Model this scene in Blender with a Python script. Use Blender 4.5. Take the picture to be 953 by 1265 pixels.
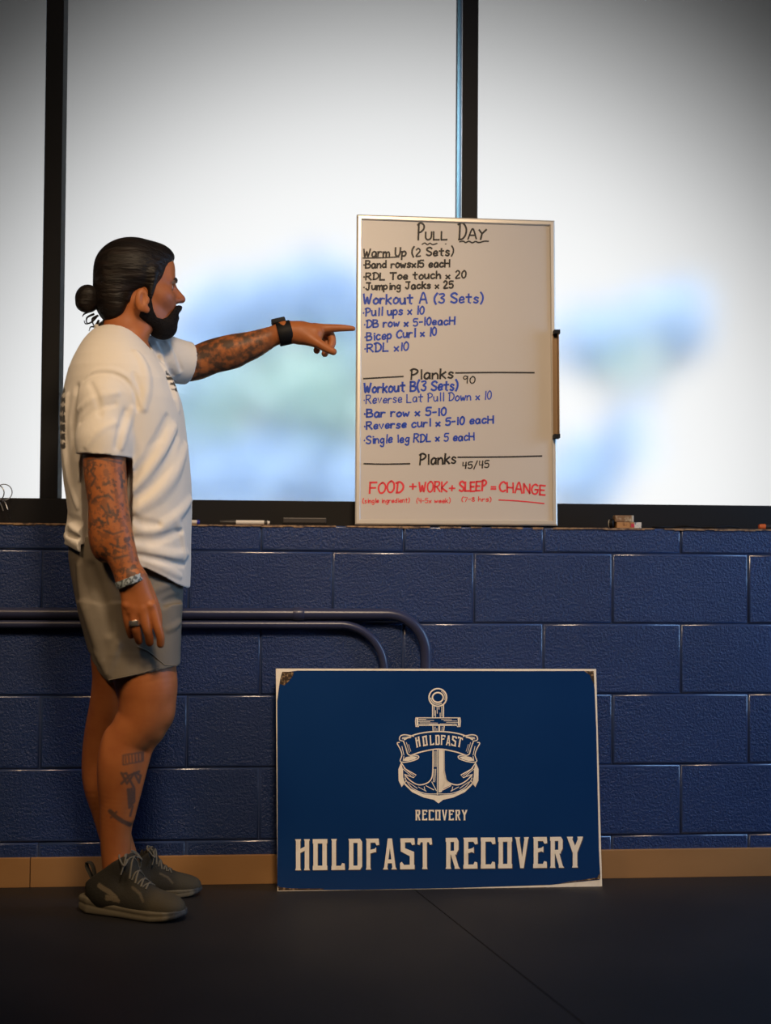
import bpy, bmesh, math, random
import numpy as np

for o in list(bpy.data.objects):
    bpy.data.objects.remove(o, do_unlink=True)
random.seed(7)
RNG = np.random.default_rng(7)
SC = bpy.context.scene
COL = SC.collection

# ------------------------------------------------------------------ camera
FPX = 1757.0                                   # 50 mm lens on a 36 mm tall frame, in pixels of the 953x1265 photograph
YAW, PITCH, ROLL = math.radians(5.49), math.radians(1.62), math.radians(0.39)
CAM = np.array([0.574, -4.046, 0.9333])
def _axes():
    cy, sy, cp, sp = math.cos(YAW), math.sin(YAW), math.cos(PITCH), math.sin(PITCH)
    f = np.array([sy*cp, cy*cp, sp]); r = np.array([cy, -sy, 0.0]); u = np.cross(r, f)
    c, s = math.cos(ROLL), math.sin(ROLL)
    return c*r + s*u, c*u - s*r, f
CR, CU, CF = _axes()
cam_d = bpy.data.cameras.new('camera'); cam = bpy.data.objects.new('camera', cam_d); COL.objects.link(cam)
cam_d.sensor_fit = 'AUTO'; cam_d.sensor_width = 36.0; cam_d.lens = 36.0*FPX/1265.0
cam_d.clip_start = 0.05; cam_d.clip_end = 300
from mathutils import Matrix, Vector
cam.matrix_world = Matrix(((CR[0], CU[0], -CF[0], CAM[0]), (CR[1], CU[1], -CF[1], CAM[1]), (CR[2], CU[2], -CF[2], CAM[2]), (0, 0, 0, 1)))
cam_d.dof.use_dof = True; cam_d.dof.focus_distance = 3.92; cam_d.dof.aperture_fstop = 2.0
SC.camera = cam

# ------------------------------------------------------------------ view transform
SC.view_settings.view_transform = 'Standard'; SC.view_settings.look = 'None'
SC.view_settings.gamma = 1.0; SC.view_settings.exposure = 0.0; SC.view_settings.use_curve_mapping = False

# ------------------------------------------------------------------ sky: lens vignette put in as brightness falling off round the camera axis
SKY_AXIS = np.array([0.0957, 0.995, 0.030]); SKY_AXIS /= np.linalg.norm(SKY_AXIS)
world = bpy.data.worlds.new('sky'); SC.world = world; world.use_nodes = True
wn, wl = world.node_tree.nodes, world.node_tree.links
wn.clear()
wo = wn.new('ShaderNodeOutputWorld'); bg = wn.new('ShaderNodeBackground')
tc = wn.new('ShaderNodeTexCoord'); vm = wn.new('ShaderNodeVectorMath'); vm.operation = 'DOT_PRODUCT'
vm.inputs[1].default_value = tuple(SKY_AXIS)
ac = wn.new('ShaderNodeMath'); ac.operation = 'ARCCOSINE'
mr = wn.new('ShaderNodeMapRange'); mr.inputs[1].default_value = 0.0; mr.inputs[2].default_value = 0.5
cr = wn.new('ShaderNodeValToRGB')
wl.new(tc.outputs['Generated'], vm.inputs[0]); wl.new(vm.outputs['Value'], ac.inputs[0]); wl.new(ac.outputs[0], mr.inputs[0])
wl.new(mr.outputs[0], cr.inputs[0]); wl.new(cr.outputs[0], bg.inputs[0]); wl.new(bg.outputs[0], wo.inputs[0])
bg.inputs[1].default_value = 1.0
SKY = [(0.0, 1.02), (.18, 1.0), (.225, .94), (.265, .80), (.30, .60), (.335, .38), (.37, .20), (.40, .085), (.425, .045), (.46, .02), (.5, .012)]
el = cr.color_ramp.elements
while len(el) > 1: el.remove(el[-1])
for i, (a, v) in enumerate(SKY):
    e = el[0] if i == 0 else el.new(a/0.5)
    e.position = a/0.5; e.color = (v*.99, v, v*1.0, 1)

# ------------------------------------------------------------------ sun on the garden, lamps and side window of the gym
def lamp(name, kind, loc, energy, color, target=None, **kw):
    d = bpy.data.lights.new(name, kind); d.energy = energy; d.color = color
    for k, v in kw.items(): setattr(d, k, v)
    o = bpy.data.objects.new(name, d); COL.objects.link(o); o.location = loc
    if target is not None:
        o.rotation_euler = (Vector(target) - Vector(loc)).to_track_quat('-Z', 'Y').to_euler()
    return o
sun = lamp('sun', 'SUN', (0, 10, 20), 9, (1, .97, .92), target=(2.0, 30, 0), angle=math.radians(2))
lamp('ceiling_vignette_spot', 'SPOT', (.95, -2.6, 3.15), 345, (1.0, .745, .49), target=(1.0, -.15, 1.12), spot_size=math.radians(58), spot_blend=1.0, shadow_soft_size=.28)  # unseen overhead lamp, its cone shaped to give the lit area a vignette
lamp('ceiling_panel_light', 'AREA', (.6, -3.2, 3.2), 11, (1.0, .72, .44), target=(.8, -.2, .6), shape='RECTANGLE', size=1.4, size_y=.6, spread=math.radians(125))
lamp('ceiling_spot_light_left', 'SPOT', (-1.1, -2.3, 3.15), 130, (1.0, .68, .38), target=(.28, -.25, .75), spot_size=math.radians(38), spot_blend=1.0, shadow_soft_size=.2)
lamp('side_window_light', 'AREA', (4.1, -.85, 1.6), 58, (.36, .62, 1.0), target=(1.0, -.1, 1.0), shape='RECTANGLE', size=1.2, size_y=1.8)

# ------------------------------------------------------------------ photograph pixel -> point in the place
def ray(px, py): return CF*FPX + CR*(px-476.5) - CU*(py-632.5)
def P(px, py, y=0.0):
    d = ray(px, py); return CAM + d*((y-CAM[1])/d[1])
def PF(px, py, z=0.0):
    d = ray(px, py); return CAM + d*((z-CAM[2])/d[2])
def PPL(px, py, o, n):
    d = ray(px, py); return CAM + d*(np.dot(o-CAM, n)/np.dot(d, n))
def proj(p):
    q = np.asarray(p, float) - CAM; z = q@CF
    return 476.5 + FPX*(q@CR)/z, 632.5 - FPX*(q@CU)/z
def MPP(px, py, y): return np.dot(P(px, py, y)-CAM, CF)/FPX          # metres per pixel there

# ------------------------------------------------------------------ materials
def mat(name, col, rough=.5, spec=.5, metal=0.0, noise=None, bump=None, sheen=0.0, alpha=None):
    """noise = (scale, colour2, low, high, detail, stretch) mixes a second colour; bump = [(scale, strength, distance, stretch)...]"""
    m = bpy.data.materials.new(name); m.use_nodes = True
    nt = m.node_tree; b = nt.nodes['Principled BSDF']
    b.inputs['Base Color'].default_value = (*col, 1); b.inputs['Roughness'].default_value = rough
    b.inputs['Specular IOR Level'].default_value = spec; b.inputs['Metallic'].default_value = metal
    if sheen: b.inputs['Sheen Weight'].default_value = sheen
    t = nt.nodes.new('ShaderNodeTexCoord')
    def tex(scale, detail=3, stretch=(1, 1, 1)):
        mp = nt.nodes.new('ShaderNodeMapping'); mp.inputs['Scale'].default_value = stretch
        nt.links.new(t.outputs['Object'], mp.inputs[0])
        n = nt.nodes.new('ShaderNodeTexNoise'); n.inputs['Scale'].default_value = scale; n.inputs['Detail'].default_value = detail
        nt.links.new(mp.outputs[0], n.inputs['Vector']); return n
    if noise:
        sc, c2, lo, hi = noise[:4]
        n = tex(sc, noise[4] if len(noise) > 4 else 3, noise[5] if len(noise) > 5 else (1, 1, 1))
        r = nt.nodes.new('ShaderNodeMapRange'); r.inputs[1].default_value = lo; r.inputs[2].default_value = hi
        nt.links.new(n.outputs[0], r.inputs[0])
        mx = nt.nodes.new('ShaderNodeMixRGB'); mx.inputs[1].default_value = (*col, 1); mx.inputs[2].default_value = (*c2, 1)
        nt.links.new(r.outputs[0], mx.inputs[0]); nt.links.new(mx.outputs[0], b.inputs['Base Color'])
    prev = None
    for bp in (bump or []):
        n = tex(bp[0], 4, bp[3] if len(bp) > 3 else (1, 1, 1))
        bn = nt.nodes.new('ShaderNodeBump'); bn.inputs['Strength'].default_value = bp[1]; bn.inputs['Distance'].default_value = bp[2]
        nt.links.new(n.outputs[0], bn.inputs['Height'])
        if prev: nt.links.new(prev.outputs[0], bn.inputs['Normal'])
        prev = bn
    if prev: nt.links.new(prev.outputs[0], b.inputs['Normal'])
    return m
def attr_mix(m, attr, col2, noise_scale=None, lo=.45, hi=.6, detail=3, strength=1.0):
    """mixes col2 over the base colour where the vertex attribute (times a noise pattern) says so"""
    nt = m.node_tree; b = nt.nodes['Principled BSDF']; L = nt.links
    a = nt.nodes.new('ShaderNodeAttribute'); a.attribute_name = attr
    f = a.outputs['Fac']
    if noise_scale:
        t = nt.nodes.new('ShaderNodeTexCoord'); n = nt.nodes.new('ShaderNodeTexNoise')
        n.inputs['Scale'].default_value = noise_scale; n.inputs['Detail'].default_value = detail
        L.new(t.outputs['Object'], n.inputs['Vector'])
        r = nt.nodes.new('ShaderNodeMapRange'); r.inputs[1].default_value = lo; r.inputs[2].default_value = hi
        L.new(n.outputs[0], r.inputs[0])
        mu = nt.nodes.new('ShaderNodeMath'); mu.operation = 'MULTIPLY'; L.new(r.outputs[0], mu.inputs[0]); L.new(f, mu.inputs[1]); f = mu.outputs[0]
    if strength != 1.0:
        mu = nt.nodes.new('ShaderNodeMath'); mu.operation = 'MULTIPLY'; mu.inputs[1].default_value = strength; L.new(f, mu.inputs[0]); f = mu.outputs[0]
    mx = nt.nodes.new('ShaderNodeMixRGB'); mx.inputs[2].default_value = (*col2, 1); L.new(f, mx.inputs[0])
    s = b.inputs['Base Color']
    if s.is_linked: L.new(s.links[0].from_socket, mx.inputs[1])
    else: mx.inputs[1].default_value = s.default_value
    L.new(mx.outputs[0], s)

# ------------------------------------------------------------------ objects
def empty(name, loc, label=None, cat=None, group=None, kind=None, parent=None):
    o = bpy.data.objects.new(name, None); COL.objects.link(o); o.location = tuple(loc); o.empty_display_size = .05
    tag(o, label, cat, group, kind)
    if parent: o.parent = parent
    return o
def tag(o, label=None, cat=None, group=None, kind=None):
    for k, v in (('label', label), ('category', cat), ('group', group), ('kind', kind)):
        if v: o[k] = v
    return o
def wloc(o):
    v = np.zeros(3)
    while o: v = v + np.array(o.location); o = o.parent
    return v
def link_mesh(name, verts, faces, material, parent=None, smooth=False, origin=None, attrs=None):
    """verts in world space; the object sits under its parent without a transform of its own, or at origin"""
    verts = np.asarray(verts, float).reshape(-1, 3)
    me = bpy.data.meshes.new(name); ob = bpy.data.objects.new(name, me); COL.objects.link(ob)
    if parent is not None: ob.parent = parent; off = wloc(parent)
    elif origin is not None: ob.location = tuple(origin); off = np.asarray(origin, float)
    else: off = np.zeros(3)
    me.from_pydata((verts-off).tolist(), [], [tuple(int(i) for i in f) for f in faces]); me.update()
    if smooth: me.polygons.foreach_set('use_smooth', [True]*len(me.polygons))
    if material: me.materials.append(material)
    for k, v in (attrs or {}).items():
        at = me.attributes.new(k, 'FLOAT', 'POINT'); at.data.foreach_set('value', np.asarray(v, np.float32))
    return ob
class MB:
    def __init__(s): s.v = []; s.f = []
    def add(s, v, f):
        n = len(s.v); s.v += [tuple(map(float, p)) for p in v]; s.f += [tuple(i+n for i in q) for q in f]; return s
    def box(s, lo, hi, M=None, bev=0.0):
        bm = bmesh.new(); bmesh.ops.create_cube(bm, size=1)
        lo, hi = np.array(lo, float), np.array(hi, float)
        for v in bm.verts: v.co = tuple((lo+hi)/2 + np.array(v.co)*(hi-lo))
        if bev: bmesh.ops.bevel(bm, geom=bm.edges[:], offset=bev, segments=2, profile=.6, affect='EDGES')
        bm.verts.index_update()
        v = np.array([q.co[:] for q in bm.verts])
        if M is not None: v = M(v)
        s.add(v, [[q.index for q in f.verts] for f in bm.faces]); bm.free(); return s
    def tube(s, pts, r, n=10, closed=False, cap=True, flat=1.0, up=None):
        pts = np.asarray(pts, float); m = len(pts); r = np.broadcast_to(np.asarray(r, float), (m,))
        if closed: t = np.roll(pts, -1, 0)-np.roll(pts, 1, 0)
        else: t = np.gradient(pts, axis=0)
        t /= np.linalg.norm(t, axis=1, keepdims=True)+1e-12
        a = np.array(up if up is not None else ((0, 0, 1) if abs(t[0][2]) < .9 else (1, 0, 0)), float)
        base = len(s.v); prev = a
        for i in range(m):
            u = (a if up is not None else prev) - t[i]*np.dot((a if up is not None else prev), t[i]); u /= np.linalg.norm(u)+1e-12
            w = np.cross(t[i], u); prev = u
            for k in range(n):
                c, q = math.cos(2*math.pi*k/n), math.sin(2*math.pi*k/n)
                s.v.append(tuple(pts[i] + u*(c*r[i]*flat) + w*(q*r[i])))
        for i in range(m if closed else m-1):
            j = (i+1) % m
            for k in range(n):
                l = (k+1) % n
                s.f.append((base+i*n+k, base+j*n+k, base+j*n+l, base+i*n+l))
        if cap and not closed:
            s.f.append(tuple(base+k for k in range(n))[::-1]) ; s.f.append(tuple(base+(m-1)*n+k for k in range(n)))
        return s
    def lathe(s, prof, o, ax, n=20):
        ax = np.array(ax, float); ax /= np.linalg.norm(ax)
        u = np.cross(ax, (0, 0, 1) if abs(ax[2]) < .9 else (1, 0, 0)); u /= np.linalg.norm(u); w = np.cross(ax, u)
        base = len(s.v)
        for h, r in prof:
            for k in range(n):
                a = 2*math.pi*k/n; s.v.append(tuple(np.array(o)+ax*h+(u*math.cos(a)+w*math.sin(a))*r))
        for i in range(len(prof)-1):
            for k in range(n):
                l = (k+1) % n; s.f.append((base+i*n+k, base+i*n+l, base+(i+1)*n+l, base+(i+1)*n+k))
        s.f.append(tuple(base+k for k in range(n))[::-1]); s.f.append(tuple(base+(len(prof)-1)*n+k for k in range(n)))
        return s
    def prism(s, poly, fn, t):
        """poly: 2-D points; fn(a,b,h) -> world point; t: thickness"""
        n = len(poly); v = [fn(a, b, t) for a, b in poly]+[fn(a, b, 0) for a, b in poly]
        s.add(v, [tuple(range(n)), tuple(range(2*n-1, n-1, -1))]+[(i, n+i, n+(i+1) % n, (i+1) % n) for i in range(n)]); return s
    def build(s, name, material, parent=None, smooth=False, origin=None):
        o = link_mesh(name, s.v, s.f, material, parent, smooth, origin)
        bm = bmesh.new(); bm.from_mesh(o.data); bmesh.ops.recalc_face_normals(bm, faces=bm.faces[:]); bm.to_mesh(o.data); bm.free()
        if smooth:
            try: o.data.set_sharp_from_angle(angle=math.radians(40))
            except Exception: pass
        return o
def spline(pts, n=8, closed=False):
    pts = np.asarray(pts, float); m = len(pts)
    if m < 3 and not closed: return np.array([pts[0]+(pts[-1]-pts[0])*t for t in np.linspace(0, 1, n+1)])
    out = []
    for i in range(m if closed else m-1):
        if closed: p0, p1, p2, p3 = pts[i-1], pts[i], pts[(i+1) % m], pts[(i+2) % m]
        else: p0, p1, p2, p3 = pts[max(i-1, 0)], pts[i], pts[i+1], pts[min(i+2, m-1)]
        for t in np.linspace(0, 1, n, endpoint=False):
            out.append(.5*((2*p1)+(-p0+p2)*t+(2*p0-5*p1+4*p2-p3)*t*t+(-p0+3*p1-3*p2+p3)*t**3))
    if not closed: out.append(pts[-1])
    return np.array(out)
# ================================================================== THE ROOM
XL, XR, YF, ZC = -2.6, 4.3, -6.2, 3.3
SILL = P(476, 650.3, 0)[2]
LEDGE = .115                                   # depth of the ledge in front of the window frame
M_BLUE = mat('navy block paint', (.0115, .034, .132), .38, .42, bump=[(135, .8, .005), (330, .8, .0025), (18, .2, .006)], noise=(3, (.0095, .028, .11), .4, .7))
M_MORTAR = mat('navy mortar paint', (.022, .042, .13), .5, .5, bump=[(160, .5, .003)])
M_FLOOR = mat('black rubber matting', (.011, .0105, .012), .55, .35, bump=[(260, .3, .002)], noise=(2.2, (.019, .017, .018), .4, .75))
M_BASE = mat('tan tile', (.36, .19, .075), .45, .4, noise=(9, (.30, .155, .06), .35, .7, 4, (.4, 1, 1)))
M_FRAME = mat('dark bronze aluminium', (.007, .0065, .007), .6, .25, bump=[(40, .05, .002)])
M_CAP = mat('sky reflection blue aluminium', (.36, .50, .80), .3, .5, metal=1.0)  # sky's reflection on the mullion sides put into these two metal colours
M_CAP2 = mat('sky reflection slate aluminium', (.10, .24, .42), .3, .5, metal=1.0)
M_CEIL = mat('grey ceiling paint', (.25, .24, .22), .9, .2)
M_WALL2 = mat('dark grey wall paint', (.06, .065, .08), .8, .2)

# block wall: one mesh, every block a bevelled face over the recessed mortar
mb = MB()
Z0, H, B = .1214, .2032, .4064
rows = [(Z0-H, Z0, .0), (Z0, Z0+H, .5), (Z0+H, Z0+2*H, .0), (Z0+2*H, Z0+3*H, .5), (Z0+3*H, Z0+4*H, .0), (Z0+4*H, SILL, .5)]
J, BV, RC = .0014, .0056, .0066
for za, zb, off in rows:
    za = max(za, 0.0)
    n0 = int(math.floor((XL)/B))-1
    for n in range(n0, int(XR/B)+2):
        dj = random.uniform(-.003, .003)
        x0 = (n+off)*B+J+random.uniform(-.001, .001); x1 = (n+1+off)*B-J+random.uniform(-.001, .001)
        x0, x1 = max(x0, XL), min(x1, XR)
        if x1-x0 < .02: continue
        a, b = za+J, zb-(J if zb < SILL-.01 else 0)
        yy = random.uniform(-.0012, .0008)
        o = [(x0, RC, a), (x1, RC, a), (x1, RC, b), (x0, RC, b)]
        v = []; NB = 4
        for s_ in range(NB+1):                                   # rounded arris
            t = s_/NB*math.pi/2; e = BV*math.sin(t); y = RC-(RC-yy)*(1-math.cos(t)) if s_ < NB else yy
            e = BV*(1-math.cos(t)); y = RC-(RC-yy)*math.sin(t)
            v += [(x0+e, y, a+e), (x1-e, y, a+e), (x1-e, y, b-e), (x0+e, y, b-e)]
        f = [(NB*4, NB*4+1, NB*4+2, NB*4+3)]
        for s_ in range(NB):
            for k in range(4): f.append((s_*4+k, s_*4+(k+1) % 4, s_*4+4+(k+1) % 4, s_*4+4+k))
        mb.add(v, f)
wb = mb.build('wall_back', M_BLUE); tag(wb, kind='structure')
wb.data.materials.append(mat('navy highlight paint on the arrises', (.030, .052, .14), .20, .95, bump=[(30, .25, .003), (90, .2, .002)]))  # edges lighter and glossier than the faces, added for highlights along the joints
wb.data.polygons.foreach_set('material_index', [0 if abs(q.normal.y) > .97 else 1 for q in wb.data.polygons])
wb.data.polygons.foreach_set('use_smooth', [len(wb.data.polygons[i].vertices) == 4 and abs(wb.data.polygons[i].normal.y) < .9999 for i in range(len(wb.data.polygons))])
core = MB().box((XL, .0058, 0), (XR, LEDGE+.12, SILL-.001)).build('mortar', M_MORTAR, wb)
# worn top arris of the ledge
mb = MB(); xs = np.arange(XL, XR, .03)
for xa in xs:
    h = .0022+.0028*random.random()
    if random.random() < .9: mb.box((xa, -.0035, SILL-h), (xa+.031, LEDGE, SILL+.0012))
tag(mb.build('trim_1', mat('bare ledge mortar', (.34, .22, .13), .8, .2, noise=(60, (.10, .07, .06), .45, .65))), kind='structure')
# wall above the windows
ZW = 3.02
tag(MB().box((XL, .0, ZW), (XR, .25, ZC)).build('wall_back_upper', M_WALL2), kind='structure')
# floor: rubber mats with a fine seam
a, b = PF(520, 1105), PF(612, 1178); dv = (b-a)/np.linalg.norm(b-a)
nn = np.array([-dv[1], dv[0], 0])
mb = MB()
def floor_half(sgn):
    c = [(XL, YF), (XR, YF), (XR, .01), (XL, .01)]
    out = []
    f = lambda p: sgn*((p[0]-a[0])*nn[0]+(p[1]-a[1])*nn[1])-.0016
    for k in range(4):
        p, q = c[k], c[(k+1) % 4]; fp, fq = f(p), f(q)
        if fp >= 0: out.append(p)
        if fp*fq < 0:
            t = fp/(fp-fq); out.append((p[0]+(q[0]-p[0])*t, p[1]+(q[1]-p[1])*t))
    return out
for s in (1, -1): mb.prism(floor_half(s), lambda x, y, h: (x, y, h-.008), .008)
mb.box((XL, YF, -.06), (XR, .01, -.0075))
tag(mb.build('floor', M_FLOOR), kind='structure')
# tan baseboard of long tiles
zb = P(0, 1060.6, -.012)[2]
seams = [XL, P(37, 1080, -.012)[0]-1.2, P(37, 1080, -.012)[0], P(37, 1080, -.012)[0]+1.2, P(37, 1080, -.012)[0]+2.4, XR]
mb = MB()
for s0, s1 in zip(seams[:-1], seams[1:]): mb.box((s0+.001, -.011, 0), (s1-.001, .004, zb), bev=.0015)
tag(mb.build('baseboard_back', M_BASE), kind='structure')
# other walls and the ceiling
tag(MB().box((XL-.1, YF, 0), (XL, .25, ZC)).build('wall_left', M_WALL2), kind='structure')
tag(MB().box((XR, YF, 0), (XR+.1, .25, ZC)).build('wall_right', M_WALL2), kind='structure')
tag(MB().box((XL, YF-.1, 0), (XR, YF, ZC)).build('wall_front', M_WALL2), kind='structure')
tag(MB().box((XL-.1, YF-.1, ZC), (XR+.1, .6, ZC+.2)).build('ceiling', M_CEIL), kind='structure')

# ------------------------------------------------------------------ windows
FY, GY = LEDGE, LEDGE+.1                       # front of the frame, glass
zg = P(300, 618.5, FY+.03)[2]
tag(MB().box((XL, FY, SILL), (XR, GY+.03, zg), bev=.002).build('trim_2', M_FRAME), kind='structure')
mul = [(P(49.5, 600, FY)[0], P(71.3, 600, FY)[0]), (P(571.5, 130, FY)[0], P(591, 130, FY)[0])]
w = mul[1][0]-mul[0][0]
for i, (x0, x1) in enumerate(mul+[(mul[1][0]+w, mul[1][1]+w), (mul[0][0]-w, mul[0][1]-w)]):
    if x1 > XR or x0 < XL: continue
    t = MB().box((x0, FY, zg), (x1, GY-.006, ZW), bev=.0015).build('trim_%d' % (3+i), M_FRAME); tag(t, kind='structure')
    MB().box((x0-.0015, FY+.004, zg), (x0+.002, GY-.04, ZW)).build('sky_tinted_bead', M_CAP, t)  # strip added on the left side only, for the reflected sky
    MB().box((x0-.0065, GY-.04, zg), (x0+.002, GY-.008, ZW)).build('sky_tinted_bead', M_CAP2, t)
# frosted panes
def frosted():
    m = bpy.data.materials.new('frosted window film'); m.use_nodes = True; nt = m.node_tree; nt.nodes.clear(); L = nt.links
    o = nt.nodes.new('ShaderNodeOutputMaterial'); r = nt.nodes.new('ShaderNodeBsdfRefraction'); r.distribution = 'BECKMANN'
    r.inputs['IOR'].default_value = 1.06; r.inputs['Roughness'].default_value = .40
    t = nt.nodes.new('ShaderNodeBsdfTranslucent'); t.inputs[0].default_value = (.9, .95, 1, 1)
    mx = nt.nodes.new('ShaderNodeMixShader'); mx.inputs[0].default_value = .008
    L.new(r.outputs[0], mx.inputs[1]); L.new(t.outputs[0], mx.inputs[2])
    L.new(mx.outputs[0], o.inputs[0])
    return m
M_GLASS = frosted()
edges = [XL]+[v for x0, x1 in sorted(mul+[(mul[1][0]+w, mul[1][1]+w), (mul[0][0]-w, mul[0][1]-w)]) for v in (x0, x1) if XL < v < XR]+[XR]
k = 1
for i in range(0, len(edges)-1, 2):
    if edges[i+1]-edges[i] < .05: continue
    g = MB().box((edges[i]-.004, GY, zg-.01), (edges[i+1]+.004, GY+.006, ZW+.01)).build('window_%d' % k, M_GLASS); tag(g, kind='structure'); k += 1

# ------------------------------------------------------------------ outside
tag(MB().box((-40, .5, -.25), (40, 70, -.2)).build('ground', mat('pale pavement', (.42, .43, .42), .9, .2, noise=(.5, (.34, .36, .33), .3, .7))), kind='structure')
M_LEAF_B = mat('haze blue foliage', (.46, .64, .89), .8, .2, noise=(.6, (.41, .60, .88), .4, .7))  # pale haze put into both leaf colours
M_LEAF_G = mat('haze pale green foliage', (.50, .70, .70), .8, .2, noise=(.6, (.44, .64, .72), .4, .7))
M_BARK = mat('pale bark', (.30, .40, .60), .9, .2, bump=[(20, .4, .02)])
def tree(trunk, clumps, label, r0=.16):
    """trunk: list of points; clumps: (centre, radii, number, leaf size, material key)"""
    root = empty('tree', trunk[0], label, 'tree', 'trees outside the frosted windows')
    t = MB(); tp = spline(trunk, 6); t.tube(tp, np.linspace(r0, r0*.35, len(tp)), 8)
    for c, rad, n, s, key in clumps[:6]:
        b = tp[len(tp)//2]; t.tube(spline([b, (b+np.array(c))/2+np.array([0, 0, .1]), c], 4), np.linspace(r0*.4, .03, 9), 6)
    t.build('trunk', M_BARK, root, True)
    for key, m in (('b', M_LEAF_B), ('g', M_LEAF_G)):
        mb = MB()
        for c, rad, n, s, kk in clumps:
            if kk != key: continue
            for _ in range(n):
                d = RNG.normal(size=3); d /= np.linalg.norm(d); q = np.array(c)+d*np.array(rad)*RNG.random()**.45
                u = RNG.normal(size=3); u /= np.linalg.norm(u); v = np.cross(u, RNG.normal(size=3)); v /= np.linalg.norm(v)
                l = s*RNG.uniform(.7, 1.3); wv = np.cross(u, v)*l*.12
                mb.add([q-u*l, q+v*l*.42+wv, q+u*l, q-v*l*.42+wv], [(0, 1, 2), (0, 2, 3)])
        if mb.v: mb.build('foliage', m, root)
def at(px, py, Y): return P(px, py, Y)
Y1 = 22.0; s1 = MPP(340, 450, Y1)
def cl(px, py, rx, ry, n, key, Y=Y1, s=.13): return (P(px, py, Y), (rx*MPP(px, py, Y), 1.2, ry*MPP(px, py, Y)), n, s, key)
tree([PF(395, 1000, -.2)*0+np.array([P(400, 600, Y1)[0], Y1, -.2]), P(395, 640, Y1), P(380, 520, Y1), P(365, 420, Y1)],
     [cl(310, 385, 90, 50, 952, 'b'), cl(395, 365, 75, 55, 1054, 'b'), cl(440, 410, 60, 70, 714, 'b'), cl(250, 420, 60, 55, 510, 'b'),
      cl(380, 465, 90, 60, 782, 'g'), cl(290, 490, 90, 60, 646, 'g'), cl(410, 520, 80, 60, 612, 'g'), cl(245, 510, 60, 70, 442, 'g'), cl(260, 570, 90, 50, 561, 'b'), cl(370, 580, 110, 50, 1300, 'b'), cl(430, 610, 90, 40, 900, 'b'), cl(290, 610, 90, 40, 700, 'b'), cl(240, 480, 70, 60, 420, 'b'), cl(240, 590, 60, 50, 420, 'b'), cl(420, 470, 60, 80, 520, 'g')],
     'large pale blue-green tree behind the middle window, above the pointing arm')
Y2 = 26.0
tree([np.array([P(735, 650, Y2)[0], Y2, -.2]), P(735, 640, Y2), P(765, 560, Y2), P(815, 470, Y2), P(845, 400, Y2)],
     [cl(720, 420, 60, 45, 330, 'b', Y2, .15), cl(840, 400, 34, 55, 460, 'b', Y2, .15), cl(790, 395, 50, 40, 240, 'b', Y2, .15), cl(770, 435, 60, 45, 240, 'g', Y2, .15), cl(720, 590, 55, 60, 700, 'b', Y2, .15), cl(775, 545, 40, 50, 160, 'b', Y2, .15)],
     'pale leaning tree behind the right window, beside the whiteboard', .13)
# ================================================================== WRITING
# hand lettering: strokes of point pairs, x 0-9, y 0-e in hex (4 = base line, a = x-height, e = cap height)
G = {'P': '151e 0d3f7d7b59197', 'U': '0e06152464757e', 'L': '0e04 0464', 'D': '151e 0e4e8b87641404', 'A': '043e5e84 1868', 'Y': '0e3a 7e3a24',
'W': '0e24496495e', 'B': '040e 0e5d5b090a 09786644204', 'R': '040e 0e6d6b19 1974', 'T': '0e8e 4e44', 'J': '1e7e 5e56342506', 'C': '7d4e1c0815447 5',
'F': '040e 0e7e 0969', 'O': '4e1c07245464868c5e4e', 'K': '040e 7e08 0874', 'S': '7c5e1d0b38676544 1506', 'E': '040e 0e6e 0959 0464', 'H': '040e 747e 0979',
'N': '040e 0e74 747e', 'G': '7c4e1c0815446 57969 49', 'I': '3e34',
'a': '695a2a0816345468 6a64', 'b': '0e04 0848696644 04', 'c': '6939170624465', 'd': '6e64 6839170634 66', 'e': '07677839180614446 5', 'g': '693a1a07264568 6a623110',
'h': '0e04 08396864', 'i': '2a24 2d2d', 'j': '4a42 30 12', 'k': '0e04 5a07 0754', 'l': '2e24', 'm': '0a04 08394844 48798884', 'n': '0a04 08396864', 'o': '3a170624445669 5a3a',
'p': '0a00 09495a7745 2405', 'q': '6a60', 'r': '0a04 083a5a', 's': '594a2a1847563415', 't': '3d34 0a6a', 'u': '0a05245466 6a64', 'v': '0a346a', 'w': '0a143854 7a', 'x': '0a54 5a04', 'y': '0a35 6a2010',
'0': '3e0b0713345669 6c5d3e', '1': '3e34', '2': '0c2e5e6c5a0464', '3': '0d3e6d6b39 396865442405', '4': '0e0969 6e64', '5': '6e1e0a4a68664414 05', '7': '0e6e24', '8': '6c3e0c0a67652404 0768 6c',
'9': '6b3909 0c3e6e6c64', '(': '3f1c0a0715 32', ')': '0f2c3a3725 02', '+': '3b35 0868', '=': '0a6a 0666', '-': '0868', '.': '1919', '/': '0263 6f'}
def glyph(c):
    out = []
    for st in G[c].split(' '):
        if len(st) % 2: st = st[:-1]
        q = [(int(st[i], 16), (int(st[i+1], 16)-4)/10) for i in range(0, len(st), 2)]
        if len(q) == 1: q = q*2
        out.append(q)
    return out
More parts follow.
